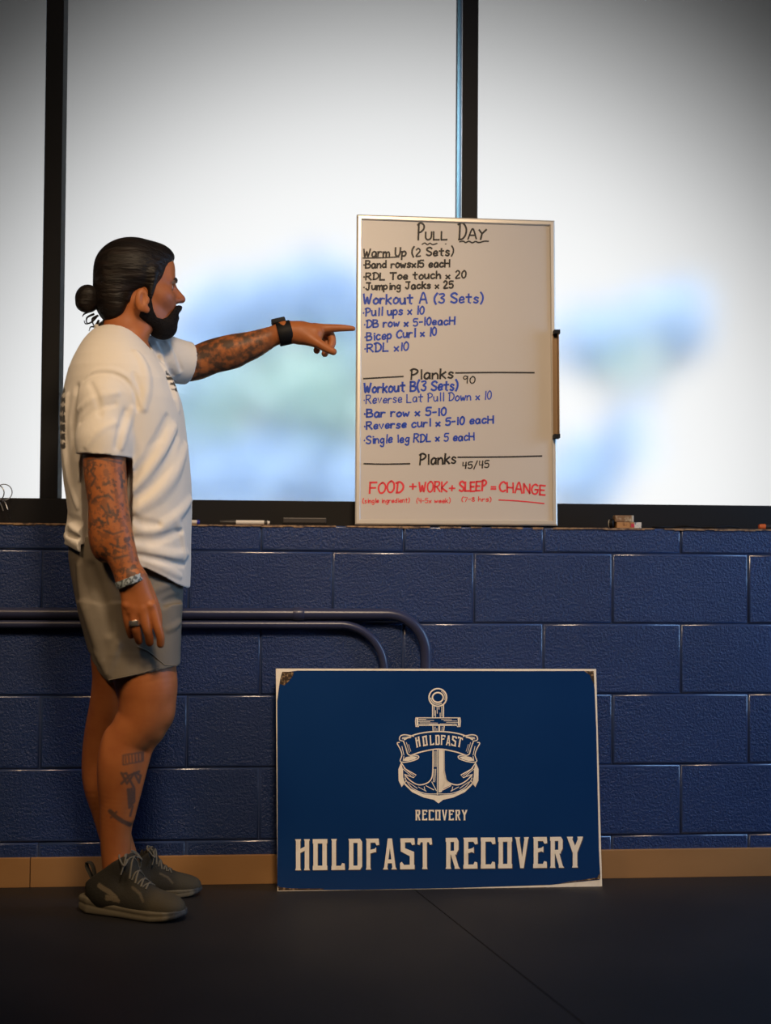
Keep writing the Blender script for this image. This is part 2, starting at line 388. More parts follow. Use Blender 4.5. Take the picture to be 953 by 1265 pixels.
GO = {   # letters better drawn point by point
'P': [[(1, 0), (1.2, 1)], [(0, .92), (3, 1.05), (6.5, .9), (6.6, .68), (4, .5), (1.2, .45)]],
'B': [[(0, 0), (0, 1)], [(0, 1), (5, .95), (5.5, .72), (3.5, .55), (0, .52)], [(3, .53), (6.5, .42), (6.3, .1), (3.5, 0), (0, 0)]],
'R': [[(0, 0), (0, 1)], [(0, 1), (5, .98), (6, .75), (4, .55), (0, .48)], [(2.5, .5), (7, 0)]],
'S': [[(6.8, .85), (4.5, 1), (1.4, .9), (.6, .7), (3.2, .52), (6.4, .35), (6.2, .1), (3.5, 0), (.4, .12)]],
'C': [[(7, .85), (4.5, 1), (1.2, .8), (0, .45), (1.4, .1), (4.4, 0), (7, .14)]],
'G': [[(6.8, .88), (4.2, 1), (1, .78), (0, .42), (1.4, .08), (4.4, 0), (6.8, .18), (6.9, .46)], [(3.8, .46), (7.4, .46)]],
'O': [[(4, 1), (1, .8), (0, .45), (1.5, .06), (4.5, 0), (7.2, .3), (7.2, .75), (4.8, 1), (3.4, .98)]],
'W': [[(0, 1), (1.8, 0), (4, .7), (5.8, 0), (8.4, 1)]], 'J': [[(1, 1), (7, 1)], [(5, 1), (5, .22), (3.2, 0), (.6, .2)]],
'U': [[(0, 1), (.2, .25), (2.4, 0), (5, .1), (6.2, .4), (6.4, 1)]], 'D': [[(1, 0), (1.2, 1)], [(-.6, .92), (3.5, 1.02), (7.2, .7), (7, .3), (4, .03), (.4, 0)]],
'a': [[(5.4, .52), (3, .62), (.6, .42), (.8, .1), (3, 0), (5.2, .25), (5.4, .55)], [(5.4, .55), (5.9, 0)]], 'b': [[(0, 1), (0, 0)], [(0, .35), (3, .6), (5.2, .35), (3.6, .02), (0, .02)]],
'c': [[(5.4, .5), (3, .6), (.4, .36), (1.2, .06), (3.4, 0), (5.6, .12)]], 'd': [[(5.8, 1), (5.6, 0)], [(5.6, .42), (3, .58), (.4, .3), (2, .02), (5.6, .15)]],
'e': [[(.4, .3), (5.2, .34), (4.4, .58), (2, .56), (.4, .28), (1.8, .02), (5.4, .1)]], 'g': [[(5.2, .5), (2.6, .6), (.4, .34), (2.2, .06), (5, .25)], [(5.4, .58), (5.2, -.25), (3, -.4), (.6, -.28)]],
'h': [[(0, 1), (0, 0)], [(0, .35), (3, .58), (5, .4), (5.2, 0)]], 'n': [[(0, .6), (0, 0)], [(0, .38), (3, .6), (5, .42), (5.2, 0)]],
'm': [[(0, .6), (0, 0)], [(0, .4), (2.4, .6), (3.8, .4), (3.9, 0)], [(3.9, .4), (6.4, .6), (7.8, .4), (8, 0)]], 'o': [[(2.8, .6), (.5, .4), (.6, .12), (2.8, 0), (5.2, .18), (5.2, .45), (3.2, .6), (2.4, .59)]],
'p': [[(0, .6), (-.1, -.38)], [(0, .45), (3, .62), (5.2, .35), (3.4, .05), (0, .08)]], 'r': [[(0, .6), (0, 0)], [(0, .36), (2.2, .6), (4.4, .54)]],
's': [[(5, .52), (2.6, .62), (.8, .46), (2.8, .32), (4.8, .18), (3, 0), (.3, .08)]], 'u': [[(0, .6), (.4, .14), (2.4, 0), (4.8, .2), (5.2, .6)], [(5.2, .6), (5.6, 0)]],
'v': [[(0, .6), (2.4, 0), (5, .6)]], 'w': [[(0, .6), (1.4, .02), (3.3, .45), (5, .02), (7, .6)]], 'x': [[(0, .5), (5, 0)], [(5, .52), (.2, 0)]], 'y': [[(0, .6), (2.8, .06)], [(5.4, .6), (1.4, -.4)]],
't': [[(2.8, .95), (2.8, .06), (4.6, 0)], [(0, .62), (5.8, .64)]], 'k': [[(0, 1), (0, 0)], [(5, .66), (0, .3)], [(1.4, .36), (5.2, 0)]], 'i': [[(2, .58), (2, 0)], [(2, .85), (2, .8)]], 'l': [[(2, 1), (2, 0)]],
'2': [[(.4, .8), (2.6, 1), (5, .82), (4.6, .55), (.4, 0), (6, .02)]], '3': [[(.4, .95), (4.5, 1), (5.6, .8), (2.4, .55), (5.6, .4), (5.4, .1), (2.8, 0), (.2, .12)]],
'5': [[(6, 1), (1, .98), (.6, .58), (4, .62), (5.8, .4), (5.2, .1), (2.6, 0), (.2, .1)]], '0': [[(3, 1), (.6, .75), (.4, .3), (2.6, 0), (5.2, .2), (5.6, .7), (3.8, .98), (2.6, 1)]],
'8': [[(5, .85), (3, 1), (.8, .8), (3, .55), (5.4, .25), (3, 0), (.4, .22), (2.6, .52), (5, .85)]], '9': [[(5, .82), (2.8, 1), (.5, .8), (2, .55), (5, .7)], [(5.2, .95), (4.8, 0)]],
'7': [[(0, 1), (5.6, 1), (2, 0)]], '4': [[(.6, 1), (.4, .45), (5.6, .48)], [(4.8, 1), (4.6, 0)]], '(': [[(3, 1.12), (.8, .75), (.5, .3), (2.4, -.12)]], ')': [[(.4, 1.12), (2.6, .75), (2.6, .3), (.6, -.12)]],
'=': [[(0, .62), (5, .62)], [(0, .3), (5, .3)]], '+': [[(2.6, .85), (2.6, .15)], [(0, .5), (5.4, .5)]], '-': [[(0, .45), (4, .47)]], '/': [[(0, -.1), (5, 1.05)]], '.': [[(1, .42), (1.5, .4)]],
'1': [[(1.5, 1), (1.5, 0)]], 'j': [[(4, .6), (3.6, -.2), (.8, -.3)], [(4, .85), (4, .8)]]}
def ribbon(mb, pts, w, fn, h=.0006, curve=True):
    """flat stroke of width w px with a little thickness, laid on a board by fn(px, py, height)"""
    p = spline(pts, 5) if (curve and len(pts) > 2) else np.asarray(pts, float)
    if len(p) < 2: return
    t = np.gradient(p, axis=0); t /= np.linalg.norm(t, axis=1, keepdims=True)+1e-9
    n = np.stack([-t[:, 1], t[:, 0]], 1)*w/2
    p = p.copy(); p[0] -= t[0]*w*.35; p[-1] += t[-1]*w*.35
    A, Bq = p+n, p-n; m = len(p)
    v = [fn(x, y, h) for x, y in A]+[fn(x, y, h) for x, y in Bq]+[fn(x, y, 0) for x, y in A]+[fn(x, y, 0) for x, y in Bq]
    f = []
    for i in range(m-1):
        f += [(i, i+1, m+i+1, m+i), (2*m+i+1, 2*m+i, i, i+1), (m+i, m+i+1, 3*m+i+1, 3*m+i)]
    f += [(0, m, 3*m, 2*m), (m-1, 2*m-1+0, 4*m-1, 3*m-1)]
    mb.add(v, f)
def write(mb, text, x0, x1, y0, y1, cap, w, fn, rnd=.35, tall=None):
    """text between x0 and x1 on a base line from y0 to y1, all in photograph pixels"""
    adv = []; 
    for c in text:
        if c == ' ': adv.append(5.2); continue
        st = GO.get(c) or glyph(c); mx = max(p[0] for s in st for p in s); adv.append(mx+2.3)
    tot = sum(adv)-2.3; sx = (x1-x0)/tot; x = 0
    for i, (c, a) in enumerate(zip(text, adv)):
        if c != ' ':
            st = GO.get(c) or glyph(c)
            j = random.uniform(-.04, .04)*cap; sc = random.uniform(.93, 1.06)*(tall[i] if tall else 1)
            sl = random.uniform(-.02, .08)
            for s in st:
                q = []
                for gx, gy in s:
                    X = x0+(x+gx)*sx + gy*cap*sl+random.uniform(-.12, .12)*rnd*sx; t = (X-x0)/max(x1-x0, 1e-6)
                    q.append((X, y0+(y1-y0)*t - gy*cap*sc + j+random.uniform(-.1, .1)*rnd))
                ribbon(mb, q, 1.42*w*random.uniform(.9, 1.1), fn, curve=len(q) > 3)
        x += a

# ================================================================== WHITEBOARD
M_WB = mat('glossy dry erase enamel', (.54, .49, .445), .38, .4, noise=(1.6, (.515, .465, .42), .4, .7))
M_ALU = mat('satin aluminium frame', (.62, .57, .50), .35, .5, metal=.35)
M_DARK = mat('black plastic', (.006, .006, .007), .6, .2)
INK_K = mat('black marker ink', (.012, .010, .012), .5, .3); INK_B = mat('blue marker ink', (.008, .055, .42), .5, .3); INK_R = mat('red marker ink', (.72, .04, .055), .5, .3)
wb_b = np.array([P(564, 648, .018)[0], .018, SILL+.0015]); wb_t = P(563, 269.3, .092)
wb_up = np.array([0, wb_t[1]-wb_b[1], wb_t[2]-wb_b[2]]); wb_up /= np.linalg.norm(wb_up)
WBN = np.cross(wb_up, (1, 0, 0)); WBN = WBN if WBN[1] < 0 else -WBN
def BP(px, py, h=0.0): return PPL(px, py, wb_b, WBN) + WBN*h
board = empty('whiteboard', BP(564, 650, -.008), 'white dry-erase board in aluminium frame covered in workout notes, propped on window ledge', 'whiteboard')
TL, TR, BRc, BLc = (441.2, 265.5), (685.2, 273), (688.7, 649.3), (439, 648)
fw = 6.2
def ins(d):
    return [(TL[0]+d, TL[1]+d), (TR[0]-d, TR[1]+d), (BRc[0]-d, BRc[1]-d), (BLc[0]+d, BLc[1]-d)]
MB().prism(ins(2), lambda a, b, h: BP(a, b, h-.012), .012).build('writing_surface', M_WB, board)
mb = MB(); o_, i_ = ins(0), ins(fw); m_ = ins(1.6); m2_ = ins(fw-1.2)
v = []
for ring, h in ((o_, -.014), (o_, .003), (m_, .0055), (m2_, .0055), (i_, .0025), (i_, -.001)): v += [BP(a, b, h) for a, b in ring]
f = []
for r_ in range(5):
    for k in range(4): f.append((r_*4+k, r_*4+(k+1) % 4, r_*4+4+(k+1) % 4, r_*4+4+k))
mb.add(v, f); mb.build('frame', M_ALU, board)
MB().prism(ins(.5), lambda a, b, h: BP(a, b, h-.0145), .002).build('backing', mat('grey hardboard', (.2, .17, .14), .8), board)
tr = MB(); q = [(682.0, 413), (688.4, 413), (689.4, 540), (683.0, 540)]
tr.prism(q, lambda a, b, h: BP(a, b, .0055+h), .004)
q2 = [(687.4, 413), (688.4, 413), (689.4, 540), (688.4, 540)]
tr.prism(q2, lambda a, b, h: BP(a, b, .0055+h), .022)
tray = tr.build('marker_tray', mat('bronze aluminium tray', (.25, .16, .085), .4, .5, metal=.4), board)
for y in (412.5, 540.5):
    MB().prism([(682.5, y-2.4), (689.6, y-2.4), (689.6, y+2.4), (682.5, y+2.4)], lambda a, b, h: BP(a, b, .0055+h), .026).build('end_cap', M_DARK, tray)
def R6(X): return 435+X/3.665
def R6y(Y): return 255+Y/3.665
def R7y(Y): return 440+Y/3.665
K, BL_, RD = (INK_K, 'black_writing'), (INK_B, 'blue_writing'), (INK_R, 'red_writing')
def W6(ink, t, xa, xb, ya, yb, cap, w=1.5, r=R6y, tall=None):
    mb = MB(); write(mb, t, R6(xa), R6(xb), r(ya), r(yb), cap/3.665, w, BP, tall=tall); mb.build(ink[1], ink[0], board)
def L6(ink, pts, w, r=R6y):
    mb = MB(); ribbon(mb, [(R6(a), r(b)) for a, b in pts], w, BP, h=.0008); mb.build('marker_line', ink[0], board)
W6(K, 'PULL', 296, 430, 153, 150, 42, 1.5, tall=[1.75, .85, .85, .85]); W6(K, 'DAY', 482, 606, 151, 147, 42, 1.5, tall=[1.7, 1, 1])
L6(K, [(318, 172), (330, 166), (342, 173), (354, 167), (366, 173), (385, 168)], 1.6); L6(K, [(488, 160), (505, 158), (515, 164), (530, 158), (545, 165), (560, 159), (575, 164), (600, 158), (618, 158)], 1.8)
L6(K, [(422, 170), (428, 170)], 1)
W6(K, 'Warm Up (2 Sets)', 52, 458, 229, 222, 36); L6(K, [(50, 234), (130, 233), (213, 229)], 1.6)
W6(K, '.Band rowsx15 eacH', 50, 442, 279, 274, 32); W6(K, '.RDL Toe touch x 20', 50, 515, 333, 325, 32); W6(K, '.Jumping Jacks x 25', 50, 458, 378, 370, 31)
W6(BL_, 'Workout A (3 Sets)', 52, 592, 442, 436, 42, 1.7); W6(BL_, '.Pull ups x 10', 48, 325, 497, 488, 36, 1.5); W6(BL_, '.DB row x 5-10eacH', 53, 465, 549, 534, 34, 1.5)
W6(BL_, '.Bicep Curl x 10', 55, 382, 608, 584, 36, 1.5); W6(BL_, '.RDL x10', 55, 255, 661, 652, 36, 1.5)
L6(K, [(53, 102), (140, 97), (232, 92)], 1.8, R7y); W6(K, 'Planks', 264, 458, 106, 98, 42, 1.6, R7y); L6(K, [(470, 76), (640, 74), (825, 75)], 1.9, R7y); W6(K, '90', 502, 556, 124, 122, 32, 1.0, R7y)
W6(BL_, 'Workout B(3 Sets)', 55, 478, 167, 152, 42, 1.7, R7y); W6(BL_, '.Reverse Lat Pull Down x 10', 52, 630, 216, 196, 36, 1.1, R7y); W6(BL_, '.Bar row x 5-10', 53, 425, 277, 267, 34, 1.6, R7y)
W6(BL_, '.Reverse curl x 5-10 eacH', 53, 640, 333, 302, 34, 1.5, R7y); W6(BL_, '.Single leg RDL x 5 eacH', 52, 553, 396, 380, 35, 1.4, R7y)
L6(K, [(55, 487), (150, 489), (262, 487)], 1.8, R7y); W6(K, 'Planks', 304, 470, 493, 484, 46, 1.6, R7y); L6(K, [(480, 458), (700, 456), (860, 452)], 1.8, R7y); W6(K, '45/45', 500, 620, 510, 504, 30, 1.1, R7y)
W6(RD, 'FOOD', 80, 230, 620, 616, 48, 1.6, R7y); W6(RD, '+', 262, 290, 606, 606, 36, 1.5, R7y); W6(RD, 'WORK', 305, 430, 615, 612, 44, 1.5, R7y); W6(RD, '+', 440, 465, 614, 614, 32, 1.5, R7y)
W6(RD, 'SLEEP', 486, 606, 612, 608, 42, 1.7, R7y); W6(RD, '=', 630, 650, 610, 610, 32, 1.5, R7y); W6(RD, 'CHANGE', 668, 874, 612, 628, 44, 1.5, R7y)
W6(RD, '(single ingredient)', 48, 260, 665, 662, 20, .75, R7y); W6(RD, '(4-5x week)', 292, 445, 664, 664, 20, .75, R7y); W6(RD, '(7-8 hrs)', 497, 630, 658, 658, 20, .75, R7y)
L6(RD, [(666, 651), (760, 656), (870, 667)], 1.5, R7y)

# ================================================================== SIGN
M_SIGN = mat('deep blue gloss enamel', (.0042, .032, .130), .24, .5, noise=(2.5, (.006, .038, .145), .35, .7))
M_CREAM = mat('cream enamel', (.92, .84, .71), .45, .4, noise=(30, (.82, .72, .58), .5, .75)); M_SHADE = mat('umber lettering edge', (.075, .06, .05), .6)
M_RUST = mat('brown corroded metal', (.05, .032, .02), .8, .2, noise=(120, (.30, .2, .11), .5, .62))
sa, sb = PF(343, 1101), PF(744.3, 1095)
syt = -.066
st_ = P(341, 826, syt); e_ = sb-sa; e_[2] = 0
SN = np.cross(e_, st_-sa); SN /= np.linalg.norm(SN); SN = SN if SN[1] < 0 else -SN
def SP(px, py, h=0.0): return PPL(px, py, sa, SN)+SN*h
sign = empty('sign', (sa+sb)/2, 'blue enamel sign with cream anchor emblem and HOLDFAST RECOVERY lettering, leaning on block wall', 'sign')
MB().prism([(341, 826), (736.8, 826.5), (744.3, 1095), (343, 1101)], lambda a, b, h: SP(a, b, h-.012), .012).build('panel', M_CREAM, sign)
face = [(342.8, 1094), (342.9, 1000), (342.7, 865.5), (344.9, 847.7), (346.4, 839), (348.3, 831.5), (359, 829.6), (368, 828.4), (500, 828.6), (640, 829), (722, 828.8), (729, 830), (732.5, 834), (734, 842), (735, 852), (737, 900), (740.3, 1050), (741.8, 1080), (741.2, 1086.8), (711, 1089.8), (681, 1093), (640, 1094.4), (560, 1097), (450, 1099), (344.5, 1100)]
MB().prism(face, lambda a, b, h: SP(a, b, h), .0006).build('painted_face', M_SIGN, sign)
mb = MB()
for poly in ([(345.6, 845), (351.5, 846.5), (357, 841.5), (362.5, 834), (363, 830), (349, 829.8), (347, 838)], [(722, 829), (733.8, 829), (734.6, 846), (731.5, 840), (729, 834), (725, 831)],
             [(690, 1092), (712, 1089), (741.6, 1086), (742, 1082), (741, 1079), (738, 1084), (722, 1086.5), (705, 1089)], [(343.4, 1094), (346, 1096), (360, 1097.5), (400, 1097.6), (400, 1099), (344, 1100)]):
    MB().prism(poly, lambda a, b, h: SP(a, b, h), .0009).build('worn_corner', M_RUST, sign)
def rc(a, b, c, d): return [(a, b), (c, b), (c, d), (a, d)]
def stem(a, c, b=0, d=1, fb=.05, ft=.05): return [(a-fb, b), (c+fb, b), (c, b+.07), (c, d-.07), (c+ft, d), (a-ft, d), (a, d-.07), (a, b+.07)]
TS, BS = [(.74, 1), (1, 1), (1.04, .8), (.84, .78), (.74, .86)], [(.74, 0), (1.02, 0), (1.0, .2), (.82, .22), (.74, .14)]
LT = {'H': [stem(.06, .36), stem(.66, .96), [(.36, .56), (.66, .63), (.66, .76), (.36, .69)]],
'O': [rc(.02, 0, .33, 1), rc(.67, 0, .98, 1), rc(-.02, .86, 1.02, 1), rc(-.02, 0, 1.02, .14)],
'L': [stem(.08, .38), rc(.05, 0, .9, .13), BS], 'D': [stem(.06, .36), [(.66, .05), (.98, .1), (.98, .9), (.66, .95)], [(.3, .87), (.8, .87), (.98, .9), (.84, 1), (.02, 1)], [(.3, .13), (.8, .13), (.98, .1), (.84, 0), (.02, 0)]],
'F': [stem(.06, .36), rc(.06, .87, .9, 1), TS, [(.36, .52), (.68, .56), (.8, .56), (.8, .72), (.7, .67), (.36, .64)]],
'A': [[(.34, 1), (.60, 1), (.30, .07), (.36, 0), (-.04, 0), (.06, .07)], [(.40, 1), (.66, 1), (.94, .07), (1.04, 0), (.62, 0), (.70, .07)], [(.22, .2), (.78, .2), (.72, .32), (.28, .32)]],
'S': [rc(.0, .87, .9, 1), TS, rc(.02, .62, .33, 1), [(.02, .74), (.33, .68), (.98, .56), (.98, .36), (.68, .42), (.02, .58)], rc(.68, 0, .98, .5), rc(.05, 0, 1.02, .14), [(-.02, 0), (.24, 0), (.24, .16), (.1, .24), (-.02, .2)]],
'T': [rc(0, .87, 1, 1), [(-.02, 1), (.2, 1), (.2, .87), (.1, .78), (-.06, .8)], [(1.02, 1), (.8, 1), (.8, .87), (.9, .78), (1.06, .8)], stem(.35, .66, 0, .9)],
'R': [stem(.06, .36), rc(.02, .87, .82, 1), [(.62, .5), (.80, .5), (.94, .62), (.94, .9), (.82, 1), (.62, 1)], rc(.3, .46, .8, .58), [(.36, .5), (.66, .52), (.94, .07), (1.06, 0), (.66, 0), (.66, .07)]],
'E': [stem(.06, .36), rc(.06, .87, .9, 1), TS, [(.36, .5), (.62, .54), (.76, .5), (.76, .7), (.62, .65), (.36, .63)], rc(.02, 0, .9, .13), BS],
'C': [rc(.02, 0, .33, 1), rc(.0, .87, .9, 1), TS, rc(.0, 0, .9, .13), BS],
'V': [[(-.04, 1), (.36, 1), (.32, .93), (.64, 0), (.38, 0), (.04, .93)], [(1.04, 1), (.66, 1), (.70, .93), (.40, 0), (.64, 0), (.98, .93)]],
'Y': [[(-.06, 1), (.36, 1), (.32, .92), (.64, .55), (.36, .46), (.02, .9)], [(1.06, 1), (.66, 1), (.70, .92), (.38, .55), (.64, .46), (1.0, .9)], stem(.35, .66, 0, .6)]}
def sign_text(mb, letters, base, cap, dx=0, dy=0, h=.001, h0=.0006, rot=None):
    for i, (c, xa, xb) in enumerate(letters):
        for pi, poly in enumerate(LT[c]):
            q = []
            for a, b in poly:
                X = xa+a*(xb-xa); Y = (base(X) if callable(base) else base)-b*cap
                if rot:
                    cx, cy, k = (xa+xb)/2, base(X)-cap/2, rot[i]; X, Y = cx+(X-cx)*math.cos(k)-(Y-cy)*math.sin(k), cy+(X-cx)*math.sin(k)+(Y-cy)*math.cos(k)
                q.append((X+dx, Y+dy))
            mb.prism(q, lambda a, b, hh: SP(a, b, h0+hh), h-h0+pi*.00009)
def Ra(X): return 350+X/4.765
def Rb(X): return 540+X/4.765
big = [(c, Ra(a), Ra(b)) for c, a, b in (('H', 70, 156), ('O', 176, 258), ('L', 280, 362), ('D', 383, 466), ('F', 486, 562), ('A', 590, 666), ('S', 690, 772), ('T', 795, 872))]
big += [(c, Rb(a), Rb(b)) for c, a, b in (('R', 50, 132), ('E', 154, 237), ('C', 258, 341), ('O', 362, 441), ('V', 462, 538), ('E', 565, 646), ('R', 665, 745), ('Y', 770, 855))]
bl = lambda X: 1075.0-(X-364)*.0095
L1, L2, L3, L4 = MB(), MB(), MB(), MB()
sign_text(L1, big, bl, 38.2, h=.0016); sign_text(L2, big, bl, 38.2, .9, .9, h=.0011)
def Rc(X): return 470+X/6.353
def Ry(Y): return 840+Y/6.353
sm = [(c, Rc(275+i*52.2), Rc(275+i*52.2+41)) for i, c in enumerate('RECOVERY')]
sign_text(L3, sm, lambda X: Ry(1101), 12.9, h=.0014)
bx = [277, 333, 386, 431, 474, 517, 561, 606]
arc = lambda X: Ry(532-22*(1-((X-Rc(457))/30.0)**2))
sign_text(L4, [(c, Rc(x), Rc(x+36)) for c, x in zip('HOLDFAST', bx)], arc, 12.4, h=.0014, rot=[-.16, -.11, -.06, -.02, .03, .07, .12, .17])
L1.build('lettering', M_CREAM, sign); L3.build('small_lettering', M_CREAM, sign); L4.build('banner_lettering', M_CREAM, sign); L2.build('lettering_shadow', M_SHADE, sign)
# anchor emblem
em = MB()
def rb(pts, w, curve=True): ribbon(em, [(Rc(a), Ry(b)) for a, b in pts], w/6.353, lambda a, b, h: SP(a, b, .0006+h), h=.0006, curve=curve)
def pf(pts): em.prism([(Rc(a), Ry(b)) for a, b in pts], lambda a, b, h: SP(a, b, .0006+h), .0006)
def sym(fn, pts, *a):
    fn(pts, *a); fn([(914-x, y) for x, y in pts], *a)
def circ(cx, cy, rx, ry, a0=0, a1=360, n=28): return [(cx+rx*math.cos(math.radians(a)), cy+ry*math.sin(math.radians(a))) for a in np.linspace(a0, a1, n)]
rb(circ(452, 137, 69, 69), 11); rb(circ(452, 137, 42, 38), 12); rb(circ(452, 137, 55, 54, 60, 175), 7); rb(circ(452, 137, 57, 56, 300, 380), 5)
rb([(411, 198), (411, 292)], 9); rb([(496, 198), (496, 292)], 9); rb([(425, 204), (480, 204)], 5)
for x, a, b in ((424, 205, 280), (433, 240, 290), (446, 215, 262), (470, 258, 292), (482, 210, 285), (460, 205, 230)): rb([(x, a), (x+1, b)], 5)
rb([(279, 297), (627, 297)], 7, False); rb([(279, 297), (276, 325), (280, 366), (300, 366), (305, 356), (600, 356), (606, 366), (626, 366), (630, 325), (627, 297)], 7, False)
for y, a, b in ((308, 300, 360), (316, 305, 420), (326, 300, 390), (336, 310, 450), (346, 300, 470), (310, 480, 560), (320, 500, 600), (332, 520, 612), (344, 470, 600), (350, 380, 560)): rb([(a, y), (b, y+2)], 4)
pf([(284, 300), (298, 300), (300, 360), (284, 360)]); pf([(608, 300), (622, 300), (622, 360), (610, 360)])
rb([(413, 364), (415, 404)], 8); rb([(502, 364), (497, 404)], 8); pf([(456, 352), (470, 352), (470, 404), (456, 404)]); rb([(430, 368), (430, 402)], 6); rb([(486, 368), (484, 402)], 5); rb([(444, 380), (444, 402)], 4)
rb([(190, 468), (262, 432), (350, 412), (457, 404), (564, 412), (652, 432), (724, 468)], 10); rb([(240, 592), (330, 562), (457, 542), (584, 562), (674, 592)], 10)
for side in (0, 1):
    T = (lambda p: p) if side == 0 else (lambda p: [(914-x, y) for x, y in p])
    rb(T([(240, 592), (215, 580), (200, 530), (182, 480)]), 9); rb(T([(182, 480), (152, 470), (158, 440), (190, 430), (236, 436), (262, 442)]), 8)
    rb(T([(150, 490), (133, 497), (158, 545), (170, 590), (158, 640), (220, 642), (290, 620), (300, 598), (262, 590), (236, 596)]), 8)
    rb(T([(190, 500), (212, 560)]), 5); rb(T([(205, 490), (228, 570)]), 4); rb(T([(222, 505), (240, 560)]), 3); rb(T([(170, 520), (186, 590)]), 5)
    for a, b in (((175, 452), (225, 446)), ((172, 462), (240, 452)), ((185, 600), (180, 632))): rb(T([a, b]), 6)
    pf(T([(176, 634), (200, 606), (250, 596), (292, 604), (270, 622), (220, 636)]))
    rb(T([(166, 652), (200, 700), (282, 746), (262, 766), (190, 740), (202, 792), (168, 836), (148, 790), (146, 700), (166, 652)]), 8, False)
    pf(T([(166, 656), (178, 700), (180, 760), (190, 800), (168, 832), (150, 790), (150, 700)])); rb(T([(185, 690), (262, 752)]), 5); rb(T([(180, 700), (240, 750)]), 5)
    rb(T([(196, 748), (240, 792), (300, 822), (360, 812), (398, 780), (412, 720), (414, 552)]), 9)
    pf(T([(188, 800), (240, 852), (340, 896), (457, 906), (457, 968), (420, 940), (340, 922), (250, 880), (190, 822)]))
    rb(T([(192, 770), (250, 846), (350, 890), (457, 894)]), 6); rb(T([(220, 800), (290, 850)]), 5); rb(T([(300, 840), (360, 872)]), 5); rb(T([(360, 830), (420, 862)]), 6); rb(T([(345, 838), (352, 870)]), 5); rb(T([(405, 800), (440, 868)]), 6)
pf([(457, 548), (502, 548), (504, 700), (520, 780), (560, 822), (500, 850), (480, 880), (457, 884)])
for x in (426, 438): rb([(x, 560), (x, 680)], 5); rb([(x-2, 700), (x-10, 800)], 5)
rb([(448, 550), (448, 900)], 6)
em.build('anchor_emblem', M_CREAM, sign)

# ================================================================== CONDUITS
M_PIPE = mat('navy painted steel', (.030, .036, .085), .33, .5, bump=[(60, .12, .002)])
def conduit(label, yl, xb, yb, xd, rad, yw):
    """horizontal run at pixel row yl(x), bending down from column xb to column xd"""
    z = P(300, yl, yw)[2]; xe = P(xd, yb, yw)[0]; R_ = xe-P(xb, yl, yw)[0]
    pts = [(XL+.003, yw, z), (XL+1, yw, z)]+[(x, yw, z) for x in np.linspace(-.3, xe-R_, 10)]
    pts += [(xe-R_+R_*math.sin(a), yw, z-R_+R_*math.cos(a)) for a in np.linspace(.06, math.pi/2, 16)]
    pts += [(xe, yw, z-R_-.1), (xe, yw, .16), (xe, yw, .003)]
    root = empty('conduit', (xe, yw, 0), label, 'pipe', 'painted conduits on the block wall')
    MB().tube(pts, rad, 18).build('pipe', M_PIPE, root, True)
    st = MB(); st.box((-.2, yw-rad-.002, z-rad-.002), (-.17, -.002, z+rad+.002), bev=.002).build('clamp', M_PIPE, root)
    return root, z
c1, z1 = conduit('upper navy painted conduit with a coupling, bending down behind the blue sign', 758.2, 478, 825, 526.5, .0155, -.0215)
x = P(369, 758, -.0215)[0]
MB().tube([(x-.016, -.0215, z1), (x-.012, -.0215, z1), (x+.012, -.0215, z1), (x+.016, -.0215, z1)], [.0165, .0182, .0182, .0165], 18).build('coupling', M_PIPE, c1, True)
conduit('lower navy painted conduit, bending down nearer the standing man behind the sign', 771.6, 420, 825, 475, .0120, -.0180)

# ================================================================== THINGS ON THE LEDGE
def dry_marker(xa, xb, py, yd, r, label, body, capc, cap_left=True, capf=.32, group='markers on the window ledge'):
    p, q = P(xa, py, yd), P(xb, py, yd); p[2] = q[2] = SILL+.0013+r; d = q-p; L = np.linalg.norm(d); d /= L
    root = empty('marker', (p+q)/2-np.array([0, 0, r]), label, 'marker', group)
    s0, ax = (p, d) if cap_left else (q, -d)
    c = capf*L
    MB().lathe([(0, r*.8), (.003, r*.95), (c*.5, r), (c, r*1.04)], s0, ax, 16).build('cap', capc, root, True)
    MB().lathe([(c, r*.93), (L*.9, r*.95), (L-.006, r*.95), (L-.005, r*.7), (L, r*.66)], s0, ax, 16).build('barrel', body, root, True)
    k = MB().lathe([(L-.016, r*1.0), (L-.007, r*1.0)], s0, ax, 16).build('end_ring', capc, root, True)
    return root
M_WHITE = mat('white plastic', (.66, .60, .52), .4); M_BLUEC = mat('blue plastic', (.015, .02, .25), .4); M_BLK = mat('charcoal plastic', (.03, .025, .022), .5)
dry_marker(272, 333.5, 643, .03, .0072, 'white marker with a black cap lying on the ledge right of the man', M_WHITE, M_BLK)
dry_marker(208, 247, 642, .035, .0068, 'white marker with blue tip on the ledge, half hidden by the shirt', M_WHITE, M_BLUEC, False, .09)
dry_marker(938, 992, 648, .04, .008, 'black marker with an orange band on the ledge at far right', mat('black barrel', (.02, .02, .02), .4), mat('orange plastic', (.65, .13, .03), .4), True, .14)
# eraser
pa, pb = P(349.5, 645, .035), P(403.5, 645, .035)
er = empty('eraser', ((pa[0]+pb[0])/2, .05, SILL+.0013), 'black whiteboard eraser on the ledge, left of the whiteboard', 'eraser')
MB().box((pa[0], .03, SILL+.0013), (pb[0], .075, SILL+.008), bev=.001).build('felt_pad', mat('dark felt', (.012, .011, .01), .95, .1), er)
MB().box((pa[0]+.0005, .031, SILL+.008), (pb[0]-.0005, .074, SILL+.0235), bev=.0025).build('handle', M_BLK, er)
